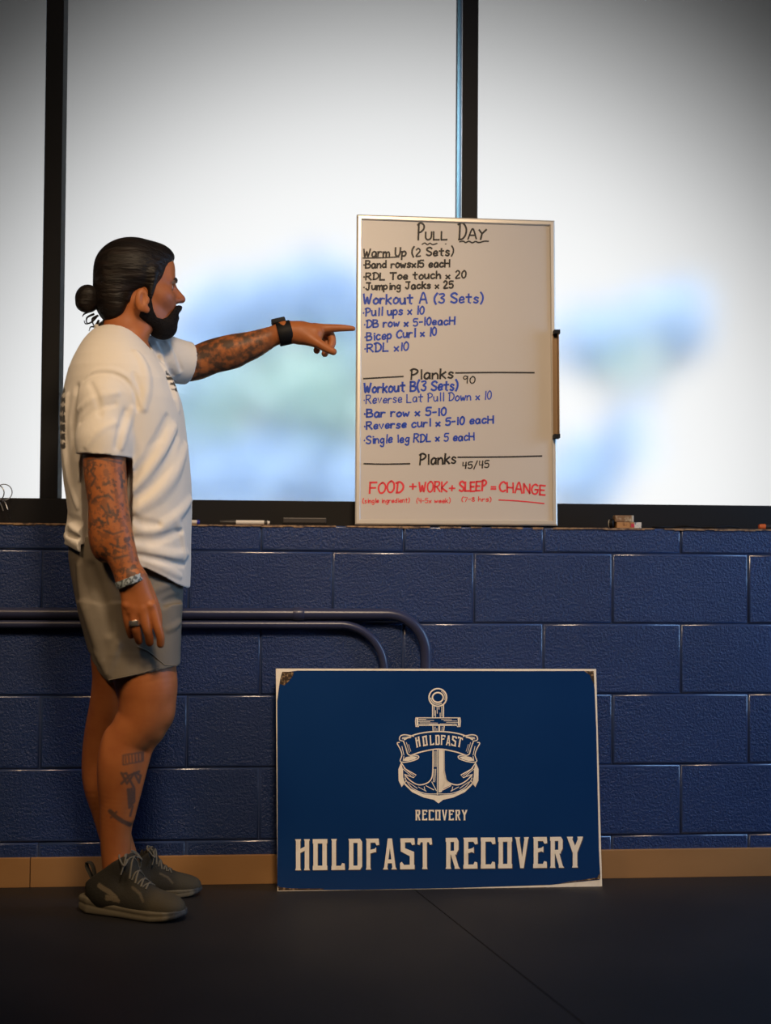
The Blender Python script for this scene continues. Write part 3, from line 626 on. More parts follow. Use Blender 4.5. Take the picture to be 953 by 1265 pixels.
# little boxes
M_KRAFT = mat('tan cardboard', (.42, .22, .09), .7, .2, noise=(90, (.20, .09, .04), .52, .66))
M_TAN2 = mat('brown cardboard', (.22, .12, .06), .6, .3, noise=(70, (.45, .36, .24), .5, .68))
pa, pb = P(762.5, 645, .03), P(793, 655, .03); zt = P(777, 645.2, .03)[2]; zt2 = P(777, 636.6, .03)[2]; zb0 = SILL+.0013
b1 = empty('small_box', ((pa[0]+pb[0])/2, .045, zb0), 'small tan box with red and white end lying on the ledge, under another', 'box', 'small boxes stacked on the ledge')
MB().box((pa[0], .03, zb0), (P(784, 650, .03)[0], .062, zt), bev=.0015).build('carton', M_KRAFT, b1)
MB().box((P(784, 650, .03)[0], .0302, zb0), (pb[0], .0618, zt), bev=.0015).build('end_label', mat('white card', (.6, .58, .55), .6, noise=(160, (.15, .18, .25), .55, .62)), b1)
MB().box((P(780, 650, .03)[0], .0296, zb0+.003), (P(784, 650, .03)[0], .0304, zt-.004)).build('red_stripe', mat('red print', (.5, .03, .06), .6), b1)
b2 = empty('small_box', (P(772, 640, .03)[0], .045, zt), 'smaller brown box resting on top of the tan box', 'box', 'small boxes stacked on the ledge')
MB().box((P(760.5, 640, .03)[0], .031, zt+.0003), (P(781, 640, .03)[0], .06, zt2), bev=.003).build('carton', M_TAN2, b2)
MB().box((P(781, 640, .03)[0], .0312, zt+.0003), (P(783.6, 640, .03)[0], .0598, zt2), bev=.002).build('end_label', mat('pale card', (.5, .46, .4), .6), b2)
c0 = P(756, 646, .04); rr = .0135
cp = empty('bottle_cap', (c0[0], .045, zb0), 'round black cap with pale rim standing on edge, left of the tan box', 'cap')
MB().lathe([(0, rr*.8), (.001, rr), (.012, rr), (.013, rr*.9)], (c0[0]-.004, .045, zb0+rr), (.85, -.5, 0), 20).build('shell', M_DARK, cp, True)
ring_ax = np.array([.85, -.5, 0])/np.linalg.norm([.85, -.5, 0])
u_ = np.cross(ring_ax, (0, 0, 1)); cc = np.array([c0[0]-.0045, .045, zb0+rr])
MB().tube([cc+u_*rr*.86*math.cos(a)+np.array([0, 0, 1])*rr*.86*math.sin(a) for a in np.linspace(0, 2*math.pi, 24, endpoint=False)], .0012, 6, closed=True).build('rim', mat('pale metal', (.6, .57, .5), .35, metal=.4), cp, True)
# black strap lying along the ledge
pts = [P(x, 650, y) for x, y in ((806, .012), (816, .006), (832, .02), (850, .012), (868, .022), (884, .01), (900, .03), (915, .05))]
for i, p in enumerate(pts): p[2] = SILL+.0053+(.004 if i in (3, 6) else 0)
tag(MB().tube(spline(pts, 8), .0042, 8, flat=.75).build('cord', mat('black webbing', (.008, .008, .009), .8, .2), None, True, origin=pts[0]), 'black cord lying along the ledge under the right window', 'cord')
# key ring
M_STEEL = mat('worn steel', (.42, .43, .45), .32, metal=.85)
k0 = P(8, 618, .075); kr = empty('key_ring', (P(10, 643, .07)[0], .07, SILL+.001), 'steel key rings and dark key hooked over the window rail at far left', 'keys')
def ringpts(px, py, rx, y, tilt, n=28):
    c = P(px, py, y); r = rx*MPP(px, py, y); return [c+np.array([math.cos(a)*r*math.cos(tilt), math.cos(a)*r*math.sin(tilt), math.sin(a)*r*1.0]) for a in np.linspace(0, 2*math.pi, n, endpoint=False)]
MB().tube(ringpts(5, 608, 9.8, .085, .3), .0014, 8, closed=True).build('ring', M_STEEL, kr, True)
MB().tube(ringpts(-4, 609, 9.8, .080, -.3), .0016, 8, closed=True).build('ring', M_STEEL, kr, True)
MB().tube(spline([P(3, 619, .08), P(6, 620, .075), P(8.5, 625, .07), P(10, 630, .068)], 5), .0022, 8, flat=.5).build('clip', M_STEEL, kr, True)
MB().tube(spline([P(-1, 620, .08), P(1.5, 624, .075), P(4, 631, .07)], 5), .0015, 8).build('clip', M_STEEL, kr, True)
mb = MB(); mb.prism([(7.3, 629), (10.2, 629.5), (11.5, 636), (14, 643.5), (11.5, 643.5), (8.6, 637)], lambda a, b, h: P(a, b, .068)+np.array([0, -h, 0]), .004)
mb.build('key', M_DARK, kr)
# ================================================================== SIGNED-DISTANCE MODELLER (bodies and cloth as single continuous skins)
def smin(a, b, k):
    if k <= 0: return np.minimum(a, b)
    h = np.maximum(k-np.abs(a-b), 0)/k; return np.minimum(a, b)-h*h*k*.25
def smax(a, b, k): return -smin(-a, -b, k)
def s_cone(a, b, ra, rb):
    a, b = np.asarray(a, float), np.asarray(b, float); ab = b-a; L2 = ab@ab
    def f(p):
        t = np.clip(((p-a)@ab)/L2, 0, 1); return np.linalg.norm(p-a-t[..., None]*ab, axis=-1)-(ra+(rb-ra)*t)
    m = max(ra, rb); return f, np.minimum(a, b)-m, np.maximum(a, b)+m
def s_ell(c, r, M=None):
    c, r = np.asarray(c, float), np.asarray(r, float); M = np.eye(3) if M is None else np.asarray(M)
    def f(p):
        q = (p-c)@M.T; k0 = np.linalg.norm(q/r, axis=-1); k1 = np.linalg.norm(q/(r*r), axis=-1); return k0*(k0-1)/np.maximum(k1, 1e-9)
    m = r.max(); return f, c-m, c+m
def s_loft(z, cx, cy, a, b, n=2.3, cap=True):
    o = np.argsort(z); z, cx, cy, a, b = [np.asarray(v, float)[o] for v in (z, cx, cy, a, b)]
    def f(p):
        zz = p[..., 2]; C, D, A, Bb = [np.interp(zz, z, v) for v in (cx, cy, a, b)]
        d = ((np.abs((p[..., 0]-C)/A)**n+np.abs((p[..., 1]-D)/Bb)**n)**(1/n)-1)*np.minimum(A, Bb)
        return np.maximum(d, np.maximum(zz-z[-1], z[0]-zz)) if cap else d
    return f, np.array([(cx-a).min(), (cy-b).min(), z[0]]), np.array([(cx+a).max(), (cy+b).max(), z[-1]])
def s_sweep(pts, rad):
    pts, rad = np.asarray(pts, float), np.asarray(rad, float); fs = [s_cone(pts[i], pts[i+1], rad[i], rad[i+1])[0] for i in range(len(pts)-1)]
    def f(p):
        d = fs[0](p)
        for g in fs[1:]: d = np.minimum(d, g(p))
        return d
    m = rad.max(); return f, pts.min(0)-m, pts.max(0)+m
class SDF:
    def __init__(s): s.p = []
    def u(s, pr, k=.01): s.p.append((pr, k, 'u')); return s
    def limb(s, J, k=.02, n=5):
        q = spline(np.array([list(p)+[r] for p, r in J]), n); return s.u(s_sweep(q[:, :3], q[:, 3]), k)
    def cut(s, pr, k=.003): s.p.append((pr, k, 's')); return s
    def clip(s, f, k=.002): s.p.append(((f, None, None), k, 'i')); return s
    def chain(s, J, k=.012):
        for (a, ra), (b, rb_) in zip(J[:-1], J[1:]): s.u(s_cone(a, b, ra, rb_), k)
        return s
    def __call__(s, p, lo=None, hi=None):
        d = np.full(p.shape[:-1], 1.0)
        for (f, l, h), k, op in s.p:
            if lo is not None and l is not None and (np.any(h+k+.02 < lo) or np.any(l-k-.02 > hi)): continue
            v = f(p)
            if op == 'u': d = smin(d, v, k)
            elif op == 's': d = smax(d, -v, k)
            else: d = smax(d, v, k)
        return d
    def bounds(s):
        L = np.min([q[0][1] for q in s.p if q[2] == 'u'], 0); Hh = np.max([q[0][2] for q in s.p if q[2] == 'u'], 0); return L-.015, Hh+.015
def surface(sdf, h, bounds=None, N=32):
    lo, hi = bounds if bounds is not None else sdf.bounds(); lo = np.asarray(lo, float)
    n = np.ceil((np.asarray(hi)-lo)/h).astype(int)+2; nb = -(-n//N)
    BIG = np.array([n[1]*n[2]*4, n[2]*2, 1], dtype=np.int64)
    keys, pos, quads = [], [], []
    corner = np.array([(i, j, k) for i in (0, 1) for j in (0, 1) for k in (0, 1)])
    edge = [(a, b) for a in range(8) for b in range(a+1, 8) if np.abs(corner[a]-corner[b]).sum() == 1]
    for bi in np.ndindex(*nb):
        o = np.array(bi)*N; plo = lo+o*h; phi = plo+(N+1)*h
        hit = any(op == 'u' and not (np.any(hh+k+.012 < plo) or np.any(l-k-.012 > phi)) for (f, l, hh), k, op in sdf.p)
        if not hit: continue
        g = np.stack(np.meshgrid(*[lo[i]+(o[i]+np.arange(N+1))*h for i in range(3)], indexing='ij'), -1)
        D = sdf(g, plo-.01, phi+.01); D[D == 0] = 1e-9; s = D < 0
        c = np.stack([s[i:N+i, j:N+j, k:N+k] for i, j, k in corner], -1); sm = c.sum(-1)
        act = np.argwhere((sm > 0) & (sm < 8))
        if len(act) == 0: continue
        val = np.stack([D[act[:, 0]+i, act[:, 1]+j, act[:, 2]+k] for i, j, k in corner], -1)
        acc = np.zeros((len(act), 3)); cnt = np.zeros(len(act))
        for a, b in edge:
            va, vb = val[:, a], val[:, b]; m = (va < 0) != (vb < 0)
            t = np.where(m, va/np.where(m, va-vb, 1), 0)
            acc += np.where(m[:, None], corner[a]+t[:, None]*(corner[b]-corner[a]), 0); cnt += m
        pos.append(lo+(o+act+acc/cnt[:, None])*h); keys.append((act+o+1)@BIG)
        for ax in range(3):
            e2 = [(1, 2), (2, 0), (0, 1)][ax]
            s0 = s[:N, :N, :N]; sl = [slice(0, N)]*3; sl[ax] = slice(1, N+1); s1 = s[tuple(sl)]
            q = np.argwhere(s0 != s1)
            if len(q) == 0: continue
            fl = s0[tuple(q.T)]; q = q+o+1; ea = np.zeros(3, int); eb = np.zeros(3, int); ea[e2[0]] = 1; eb[e2[1]] = 1
            Q = np.stack([(q-ea-eb)@BIG, (q-eb)@BIG, q@BIG, (q-ea)@BIG], 1)
            Q[~fl] = Q[~fl][:, ::-1]; quads.append(Q)
    keys = np.concatenate(keys); pos = np.concatenate(pos); quads = np.concatenate(quads)
    order = np.argsort(keys); keys, pos = keys[order], pos[order]
    idx = np.searchsorted(keys, quads); idx = np.minimum(idx, len(keys)-1); ok = (keys[idx] == quads).all(1); idx = idx[ok]
    # a little Laplacian smoothing takes the grid out of the surface
    e = np.concatenate([idx[:, [0, 1]], idx[:, [1, 2]], idx[:, [2, 3]], idx[:, [3, 0]]])
    for lam in (.5, -.52):
        S = np.zeros_like(pos); Cn = np.zeros(len(pos))
        for a, b in ((0, 1), (1, 0)):
            np.add.at(S, e[:, a], pos[e[:, b]]); np.add.at(Cn, e[:, a], 1)
        pos = pos+lam*(S/np.maximum(Cn, 1)[:, None]-pos)
    return pos, idx
def project_all(v):
    q = v-CAM; z = q@CF; return np.stack([476.5+FPX*(q@CR)/z, 632.5-FPX*(q@CU)/z], 1)
def dist_poly(p2, pts, closed=False):
    d = np.full(len(p2), 1e9); pts = np.asarray(pts, float); m = len(pts)
    for i in range(m if closed else m-1):
        a, b = pts[i], pts[(i+1) % m]; ab = b-a; t = np.clip(((p2-a)@ab)/(ab@ab+1e-9), 0, 1); d = np.minimum(d, np.linalg.norm(p2-a-t[:, None]*ab, axis=1))
    return d
def sstep(x, a, b):
    t = np.clip((x-a)/(b-a), 0, 1); return t*t*(3-2*t)

# ================================================================== THE MAN
# (measured as if he stood YO nearer the camera; the finished figure is set back by YO at the end)
YO = .06; CAM = CAM-np.array([0, YO, 0])
def J(px, py, y, r): return P(px, py, y), r*MPP(px, py, y)
foot_near, foot_far = PF(150, 1128), PF(170, 1110)
man = empty('person', np.array([(foot_near[0]+foot_far[0])/2, (foot_near[1]+foot_far[1])/2, 0]),
            'bearded man in white t-shirt and grey shorts, pointing at the whiteboard with his left arm', 'person')
M_SKIN = mat('tanned skin', (.37, .122, .038), .50, .32, noise=(26, (.33, .102, .032), .4, .7), bump=[(220, .12, .001)])
attr_mix(M_SKIN, 'ruddy', (.26, .095, .055), strength=.7)
attr_mix(M_SKIN, 'ink_fine', (.055, .042, .036), 75, .47, .56, 4, .8)
attr_mix(M_SKIN, 'ink_broad', (.050, .036, .026), 52, .34, .58, 6, .9)
attr_mix(M_SKIN, 'ink_line', (.055, .048, .045), strength=.82)
# ---- head, in its own frame: x to the face, y to his left, z up
HA = math.radians(17); HC = P(168.5, 350.5, -.30)
HM = np.array([[math.cos(HA), math.sin(HA), 0], [-math.sin(HA), math.cos(HA), 0], [0, 0, 1]])
TILT = math.radians(-1); HM = np.array([[math.cos(TILT), 0, math.sin(TILT)], [0, 1, 0], [-math.sin(TILT), 0, math.cos(TILT)]])@HM
def hw(p): return HC+np.asarray(p, float)@HM                     # head frame -> world
def hl(p): return (p-HC)@HM.T
def h_ell(c, r): return s_ell(hw(c), r, HM)
def h_cone(a, b, ra, rb): return s_cone(hw(a), hw(b), ra, rb)
def head_prims(S):
    S.u(h_ell((-.008, 0, .030), (.098, .075, .083)), .01)
    S.u(h_ell((.030, 0, -.036), (.066, .058, .074)), .03)
    S.u(h_ell((.067, 0, .026), (.034, .050, .045)), .02)             # forehead
    for s in (1, -1):
        S.u(h_cone((.093, s*.010, .012), (.078, s*.040, .012), .0085, .008), .012)   # brow
        S.u(h_ell((.062, s*.042, -.034), (.022, .016, .018)), .03)   # cheekbone
        S.u(h_ell((.078, s*.022, -.046), (.020, .018, .026)), .025)
        S.u(h_cone((.004, s*.050, -.070), (.060, s*.028, -.100), .020, .018), .025)  # jaw
    S.u(h_ell((.073, 0, -.100), (.026, .026, .022)), .022)           # chin
    S.u(h_ell((.083, 0, -.068), (.024, .030, .022)), .02)            # mouth region
    S.u(h_cone((.084, 0, .004), (.098, 0, -.030), .012, .0145), .012)
    S.u(h_ell((.058, 0, .056), (.0375, .046, .034)), .02)
    S.u(h_cone((.094, 0, .006), (.122, 0, -.027), .0072, .0095), .010)
    S.u(h_ell((.121, 0, -.032), (.0125, .0105, .0092)), .008)
    for s in (1, -1):
        S.u(h_ell((.107, s*.0125, -.037), (.011, .0075, .0075)), .007)
        S.cut(h_ell((.096, s*.032, -.008), (.012, .014, .010)), .012)
        S.u(h_ell((.080, s*.030, -.008), (.0145, .0145, .0125)), .003)
        S.cut(h_ell((.0955, s*.031, -.007), (.010, .0135, .0046)), .003)
    S.u(h_cone((.105, -.015, -.068), (.105, .015, -.068), .0062, .0062), .008)
    S.u(h_cone((.103, -.013, -.080), (.103, .013, -.080), .0075, .0075), .008)
def ear(S, s):
    S.u(h_ell((-.002, s*.079, -.056), (.0175, .0085, .031)), .006)
    S.cut(h_ell((.002, s*.090, -.054), (.0095, .0085, .019)), .004)
    S.u(h_ell((.012, s*.077, -.080), (.009, .006, .010)), .006)
    S.u(h_cone((.014, s*.080, -.060), (.015, s*.079, -.052), .0045, .0045), .004)
body = SDF()
head_prims(body)
for s in (1, -1): ear(body, s)
body.chain([J(151, 440, -.30, 30), J(155, 408, -.298, 26.5), J(163, 375, -.298, 26)], .02)
body.u(s_cone(P(158, 430, -.36), P(183, 400, -.30), .020, .016), .02)
# trunk under the clothes
zt = [P(155, y, -.3)[2] for y in (430, 470, 560, 660, 740)]
xs_ = [P(x, 560, -.3)[0] for x in (145, 150, 156, 158, 158)]
body.u(s_loft(zt, xs_, [-.30]*5, [.075, .12, .13, .125, .12], [.10, .15, .15, .145, .15], 2.2), .03)
# right arm, hanging
body.limb([J(130, 480, -.46, 23), J(128.5, 530, -.492, 25), J(128.8, 555, -.499, 26), J(129.5, 578, -.503, 26.2), J(133.5, 617, -.515, 24.5), J(139.5, 648, -.525, 22.5), J(152, 690, -.537, 18.5), J(161, 713, -.541, 17)], .02)
body.u(s_ell(P(128, 655, -.515), np.array([19, 24, 40])*.0020), .02)
# right hand: palm, four fingers, thumb
hy = -.548
body.chain([J(157, 716, hy, 11), J(161, 752, hy+.002, 9.5)], .02); body.chain([J(168, 714, hy, 12), J(174, 754, hy, 10)], .02); body.chain([J(172, 722, hy+.006, 10.5), J(187, 752, hy+.004, 9)], .02)
FNG = [[(157, 747, 0, 7.2), (157.5, 764, .004, 5.6), (160, 777, .014, 5.0), (162, 785, .024, 4.4)], [(166, 752, -.004, 7.6), (167, 772, -.004, 6.0), (170, 785, .008, 5.3), (172, 792, .018, 4.7)],
       [(177, 753, -.006, 7.8), (181, 774, -.008, 6.1), (184, 786, .002, 5.4), (185, 794, .012, 4.8)], [(187, 749, -.002, 7.6), (194, 772, -.006, 6.0), (198, 786, -.002, 5.3), (198.5, 796, .006, 4.7)]]
def finger(base, js, k=.004):
    q = [J(x, y, base+dy, r) for x, y, dy, r in js]
    f = SDF().limb(q, 0, 4); L, Hh = f.bounds()
    body.u(((lambda p, f=f: f(p)), L+.013, Hh-.013), k)
for js in FNG: finger(hy, js)
finger(hy+.03, [(178, 722, 0, 9), (188, 742, .006, 7), (194, 757, .012, 5.8), (196, 771, .016, 4.8)], .008)
for x, y in ((166, 750), (177, 751), (186, 748), (157, 748)): body.u(s_ell(P(x, y, hy-.012), (.009, .008, .009)), .006)
# left arm, pointing; hand pronated, thumb side to us
body.limb([J(150, 452, -.20, 26), J(205, 448, -.13, 25), J(240, 448.5, -.105, 21.5), J(262, 440, -.11, 20.5), J(285, 434, -.12, 20.5), J(310, 427, -.128, 17.5), J(338, 415, -.136, 12.3), J(352, 410.5, -.14, 12)], .02)
body.u(s_cone(P(235, 452, -.115), P(290, 442, -.125), .030, .024), .02)
ly = -.142
body.chain([J(352, 410.5, ly, 12.0), J(371, 411, ly, 12.2), J(388, 412, ly, 12)], .02)
body.chain([J(360, 409, ly+.02, 9.5), J(393, 408.5, ly+.03, 8.5)], .02)
body.u(s_cone(P(372, 416, ly-.010), P(392, 424, ly-.012), .017, .012), .015)
def fing2(js, k=.005):
    q = [J(x, y, ly+dy, r) for x, y, dy, r in js]; f = SDF().limb(q, 0, 4); L, Hh = f.bounds()
    body.u(((lambda p, f=f: f(p)), L+.013, Hh-.013), k)
fing2([(390, 406.5, .004, 7.2), (405, 405.8, .004, 5.5), (420, 405.2, .004, 4.5), (431, 405.5, .004, 3.7), (436.5, 406, .004, 3.0)])
fing2([(396, 407, .022, 6.5), (408, 413, .024, 5.2), (410.5, 424, .020, 4.8), (406, 432, .012, 4.3)])
fing2([(395, 408, .040, 6.2), (403, 418, .042, 5.0), (403, 432, .036, 4.6), (401.5, 437, .028, 4.2)])
fing2([(391, 410, .055, 5.8), (394, 422, .056, 4.6), (391.5, 433, .048, 4.2)])
fing2([(379, 416, -.012, 8.5), (393, 424, -.022, 6.2), (404, 430.5, -.024, 5.3), (412, 434.5, -.024, 4.4)], .008)
# legs
NL = [(160, 740, -.385, 40), (172, 800, -.395, 41), (180.5, 842, -.40, 38.5), (181.5, 862, -.402, 35.5), (178, 884, -.402, 32.5), (168, 900, -.402, 29.5), (157.5, 916, -.402, 26.5), (151, 942, -.40, 27), (148, 970, -.392, 25.5), (145.3, 1000, -.386, 22), (143, 1028, -.38, 19.2), (143.5, 1052, -.374, 18.3), (145, 1075, -.37, 17.5), (149, 1104, -.37, 15)]
body.limb([J(*q) for q in NL], .02)
body.u(s_ell(P(203, 880, -.405), (.018, .028, .030)), .03)              # kneecap
body.u(s_ell(P(193, 906, -.405), (.010, .016, .014)), .03)
body.u(s_ell(P(136, 942, -.398), (.024, .034, .080)), .03)    # calf
body.u(s_cone(P(190, 905, -.41), P(160, 1010, -.40), .010, .008), .02)   # shin
body.u(s_ell(P(147, 1066, -.402), (.008, .008, .009)), .02)              # ankle bone
FL = [(150, 740, -.20, 38), (148, 800, -.195, 36), (146, 838, -.19, 31.5), (143.5, 875, -.188, 33), (135, 905, -.186, 30), (130.5, 940, -.184, 29), (131, 968, -.182, 27.5), (136, 1000, -.18, 22.5), (142, 1030, -.18, 19.5), (150, 1055, -.18, 18.5), (158, 1088, -.18, 19)]
body.limb([J(*q) for q in FL], .02)
bv, bf = surface(body, .003)
p2 = project_all(bv); hlv = hl(bv)
near_arm = (bv[:, 1] < -.40) & (p2[:, 1] > 545) & (p2[:, 1] < 715) & (bv[:, 2] > .8)
fine = near_arm*sstep(p2[:, 1], 555, 575)*1.0
fine = fine*(.55+.45*sstep(np.sin(p2[:, 1]*.16+p2[:, 0]*.09), -.4, .6))
broad = ((p2[:, 0] > 205) & (p2[:, 0] < 345) & (p2[:, 1] > 398) & (np.linalg.norm(hlv, axis=1) > .19) & (bv[:, 2] > 1.2) & (hlv[:, 0] > .1)).astype(float)*sstep(-p2[:, 0], -346, -318)
line = np.zeros(len(bv)); front = bv[:, 1] < -.40
def ink(pts, w, closed=False):
    global line
    line = np.maximum(line, sstep(-dist_poly(p2, pts, closed), -w-1.0, -w+.6)*front)
for a in ([(152, 933), (152, 945), (177, 940), (177, 929)],): ink(a, .7, True)
for x in range(155, 176, 4): ink([(x, 933-.1*(x-152)), (x+.5, 943-.15*(x-152))], .6)
for a in ([(150, 955), (157, 968), (166, 955), (172, 967)], [(150, 968), (160, 958), (172, 953)], [(151, 957), (156, 955), (165, 972)], [(168, 955), (174, 958), (172, 966)], [(158, 975), (160, 998), (166, 990), (166, 974)], [(160, 975), (162, 996), (165, 978)], [(163, 974), (163, 994)], [(164, 996), (161, 1008)]): ink(a, 1.3)
ink([(136, 1002), (143, 1009), (152, 1015), (161, 1019)], 2.6); ink([(137, 1010), (144, 1003)], 1)
for a in ([(108, 570), (120, 566), (150, 572)], [(112, 582), (118, 590), (113, 600)], [(118, 615), (135, 612), (140, 618)], [(125, 625), (131, 633)], [(133, 622), (136, 634)], [(150, 588), (151, 602)], [(128, 655), (140, 660), (152, 656)], [(136, 672), (150, 677)], [(141, 690), (158, 686)], [(132, 640), (134, 648)], [(121, 640), (127, 646)]): ink(a, 1.0)
ruddy = sstep(-hlv[:, 2], -.03, .06)*sstep(hlv[:, 0], .02, .07)*(bv[:, 2] > 1.4)*(p2[:, 0] < 235)
b_o = link_mesh('body', bv, bf, M_SKIN, man, True, attrs={'ink_fine': fine, 'ink_broad': broad, 'ink_line': line, 'ruddy': ruddy})
# ---- hair, beard, brows, eyes
M_HAIR = mat('dark brown hair', (.007, .005, .0045), .5, .25, bump=[(60, .7, .006, (.18, 1, 1.4)), (160, .5, .003, (.15, 1, 1.2))], noise=(40, (.016, .010, .008), .45, .75, 3, (.2, 1, 1.3)))
M_BEARD = mat('black brown beard', (.010, .007, .006), .75, .2, bump=[(200, 1.0, .007), (500, .9, .004)])
hair = SDF()
hair.u(h_ell((-.008, 0, .034), (.1055, .082, .0885)), .01)
hair.u(h_ell((.058, 0, .070), (.042, .046, .037)), .03)
hair.u(h_ell((-.062, 0, -.030), (.050, .062, .066)), .03)
hair.u(h_ell((-.050, 0, -.070), (.040, .054, .045)), .03)
for s in (1, -1): hair.u(h_cone((.030, s*.070, .020), (.024, s*.069, -.045), .014, .007), .012)
ZB = [-.16, -.115, -.09, -.062, -.050, -.03, -.004, .03, .052, .068, .082, .13]; XB = [-.095, -.070, -.040, -.028, .032, .040, .054, .066, .073, .087, .098, .114]
hb = lambda p: (lambda q: (q[..., 0]-np.interp(q[..., 2], ZB, XB)-.012*np.clip(1-(q[..., 1]/.06)**2, 0, 1)*(q[..., 2] > .045))*.8)(hl(p))
hair.clip(hb, .014)
for s in (1, -1): hair.cut(h_ell((.004, s*.084, -.057), (.020, .020, .034)), .006)
hair.cut(h_ell((.04, 0, -.09), (.06, .10, .045)), .01)
hv, hf = surface(hair, .003)
h_o = link_mesh('hair', hv, hf, M_HAIR, man, True)
bun = SDF(); bc = P(108.5, 369, -.325)
bun.u(s_ell(bc, (.033, .034, .037)), .01).u(s_cone(bc, P(124, 368, -.315), .016, .024), .012).u(s_ell(bc+np.array([.004, -.012, .012]), (.024, .022, .02)), .006).u(s_ell(bc+np.array([-.006, -.008, -.016]), (.024, .024, .02)), .006)
bv2, bf2 = surface(bun, .003); link_mesh('hair_bun', bv2, bf2, M_HAIR, h_o, True)
mb = MB()
for a in ([(119, 392), (113, 398), (106, 400), (104, 396)], [(122, 396), (117, 403), (112, 404), (110, 409)], [(126, 398), (121, 405), (122, 409)], [(116, 388), (108, 392), (107, 398), (111, 400)], [(128, 396), (126, 404), (130, 408)], [(121, 390), (114, 394), (116, 402), (119, 402)], [(112, 384), (104, 388), (102, 391)]):
    q = spline([P(x, y, -.32-.012*math.sin(i*2)) for i, (x, y) in enumerate(a)], 6); mb.tube(q, np.linspace(.0032, .0009, len(q)), 6)
mb.build('loose_curl', M_HAIR, h_o, True)
beard = SDF(); hs = SDF(); head_prims(hs)
lo_b, hi_b = hw((.005, -.07, -.155)), hw((.125, .07, -.05)); lo_b, hi_b = np.minimum(lo_b, hi_b)-.03, np.maximum(lo_b, hi_b)+.03
bd = SDF(); head_prims(bd)
bd.u(h_ell((.076, 0, -.111), (.030, .031, .026)), .02)
for s in (1, -1):
    bd.u(h_cone((.110, s*.003, -.053), (.094, s*.029, -.076), .0085, .006), .008); bd.u(h_cone((.094, s*.029, -.076), (.084, s*.028, -.102), .007, .010), .01)
def beard_f(p):
    q = hl(p); d = bd(p)-.0055; ay = np.abs(q[..., 1])
    zc = np.interp(q[..., 0], [.015, .027, .034, .045, .062, .078, .092, .102, .114, .13], [-.034, -.048, -.078, -.094, -.096, -.087, -.068, -.054, -.0485, -.048])
    m = smax(q[..., 2]-zc, .008-q[..., 0]+.25*(q[..., 2]+.05), .006)
    m = smax(m, -(q[..., 2]+.150), .004)
    lips = np.sqrt(((q[..., 0]-.115)/.022)**2+(q[..., 1]/.020)**2+((q[..., 2]+.0750)/.0072)**2)-1
    m = smax(m, -lips*.006, .003)
    return smax(d, m, .006)
beard.u((beard_f, lo_b, hi_b), 0)
qv, qf = surface(beard, .003); link_mesh('beard', qv, qf, M_BEARD, man, True)
for s in (1, -1):
    fx_ = lambda y, z: (lambda xs: xs[int(np.argmax(hs(np.array([hw((x, y, z)) for x in xs])) < 0))])(np.linspace(.14, .05, 181))
    q = spline([hw((fx_(s*y, z)+.001, s*y, z)) for y, z in ((.009, .012), (.018, .0165), (.030, .018), (.042, .013))], 5)
    MB().tube(q, np.concatenate([np.linspace(.0030, .0042, 6), np.linspace(.0042, .0012, len(q)-6)]), 8, flat=1.0).build('eyebrow', M_HAIR, man, True)
    c = hw((.0805, s*.030, -.008)); f_ = hw((1, 0, 0))-HC
    ey = MB().lathe([(-.0120*math.cos(t), .0120*math.sin(t)) for t in np.linspace(.05, math.pi-.05, 14)], c, f_, 18).build('eye', mat('eye white', (.38, .33, .30), .3), man, True)
    MB().lathe([(.0108, .0046), (.0119, .0044), (.0123, .0005)], c, f_, 16).build('iris', mat('brown iris', (.03, .015, .008), .15), ey, True)

# ---- shirt
M_SHIRT = mat('off white cotton', (.66, .62, .575), .85, .2, sheen=.15, bump=[(38, .18, .006, (1, 1, .6)), (700, .12, .001)])
attr_mix(M_SHIRT, 'print', (.012, .012, .016), strength=.95)
TY = -.305
T = [(403, 129, 163, .055), (409, 116, 168, .075), (416, 109, 173, .098), (424, 103, 180, .122), (433, 98, 187.5, .145), (446, 91.5, 199, .172), (460, 86, 208.5, .190), (474, 82.5, 217, .200), (496, 77.5, 224.5, .205), (514, 75.8, 228, .204), (531, 75.6, 230, .201), (552, 76.5, 232.5, .196), (577, 78, 235, .192), (597, 80, 236.5, .190), (615, 82.8, 237.2, .188), (633, 85.2, 237.2, .187), (645, 84, 236.8, .187), (655, 81.6, 236.5, .187), (664, 82.5, 236.2, .188), (674, 80.5, 236, .190), (700, 82, 235.8, .191), (735, 84, 234.5, .19)]
zs_ = [P(155, t[0], TY)[2] for t in T]; Lx = np.array([P(t[1], t[0], TY)[0] for t in T]); Rx = np.array([P(t[2], t[0], TY)[0] for t in T])
cx_, ax_, bb_ = (Lx+Rx)/2, (Rx-Lx)/2, np.array([t[3] for t in T])
def near_y(px, py):
    z = P(px, py, -.45)[2]; x = P(px, py, -.45)[0]; o = np.argsort(zs_); g = lambda v: np.interp(z, np.array(zs_)[o], v[o])
    t = min(abs((x-g(cx_))/g(ax_)), .999); return TY-g(bb_)*(1-t**2.35)**(1/2.35)
def hem_z():
    hx = [P(x, y, -.45)[0] for x, y in HEM]; hz = [P(x, y, -.45)[2] for x, y in HEM]; return hx, hz
HEM = [(60, 669), (80, 674), (100, 683), (136, 696), (160, 699.5), (181, 701.5), (200, 711), (218, 722), (230, 728), (240, 725)]
hx_, hz_ = hem_z()
shirt = SDF()
shirt.u(s_loft(zs_, cx_, [TY]*len(T), ax_, bb_, 2.35), .01)
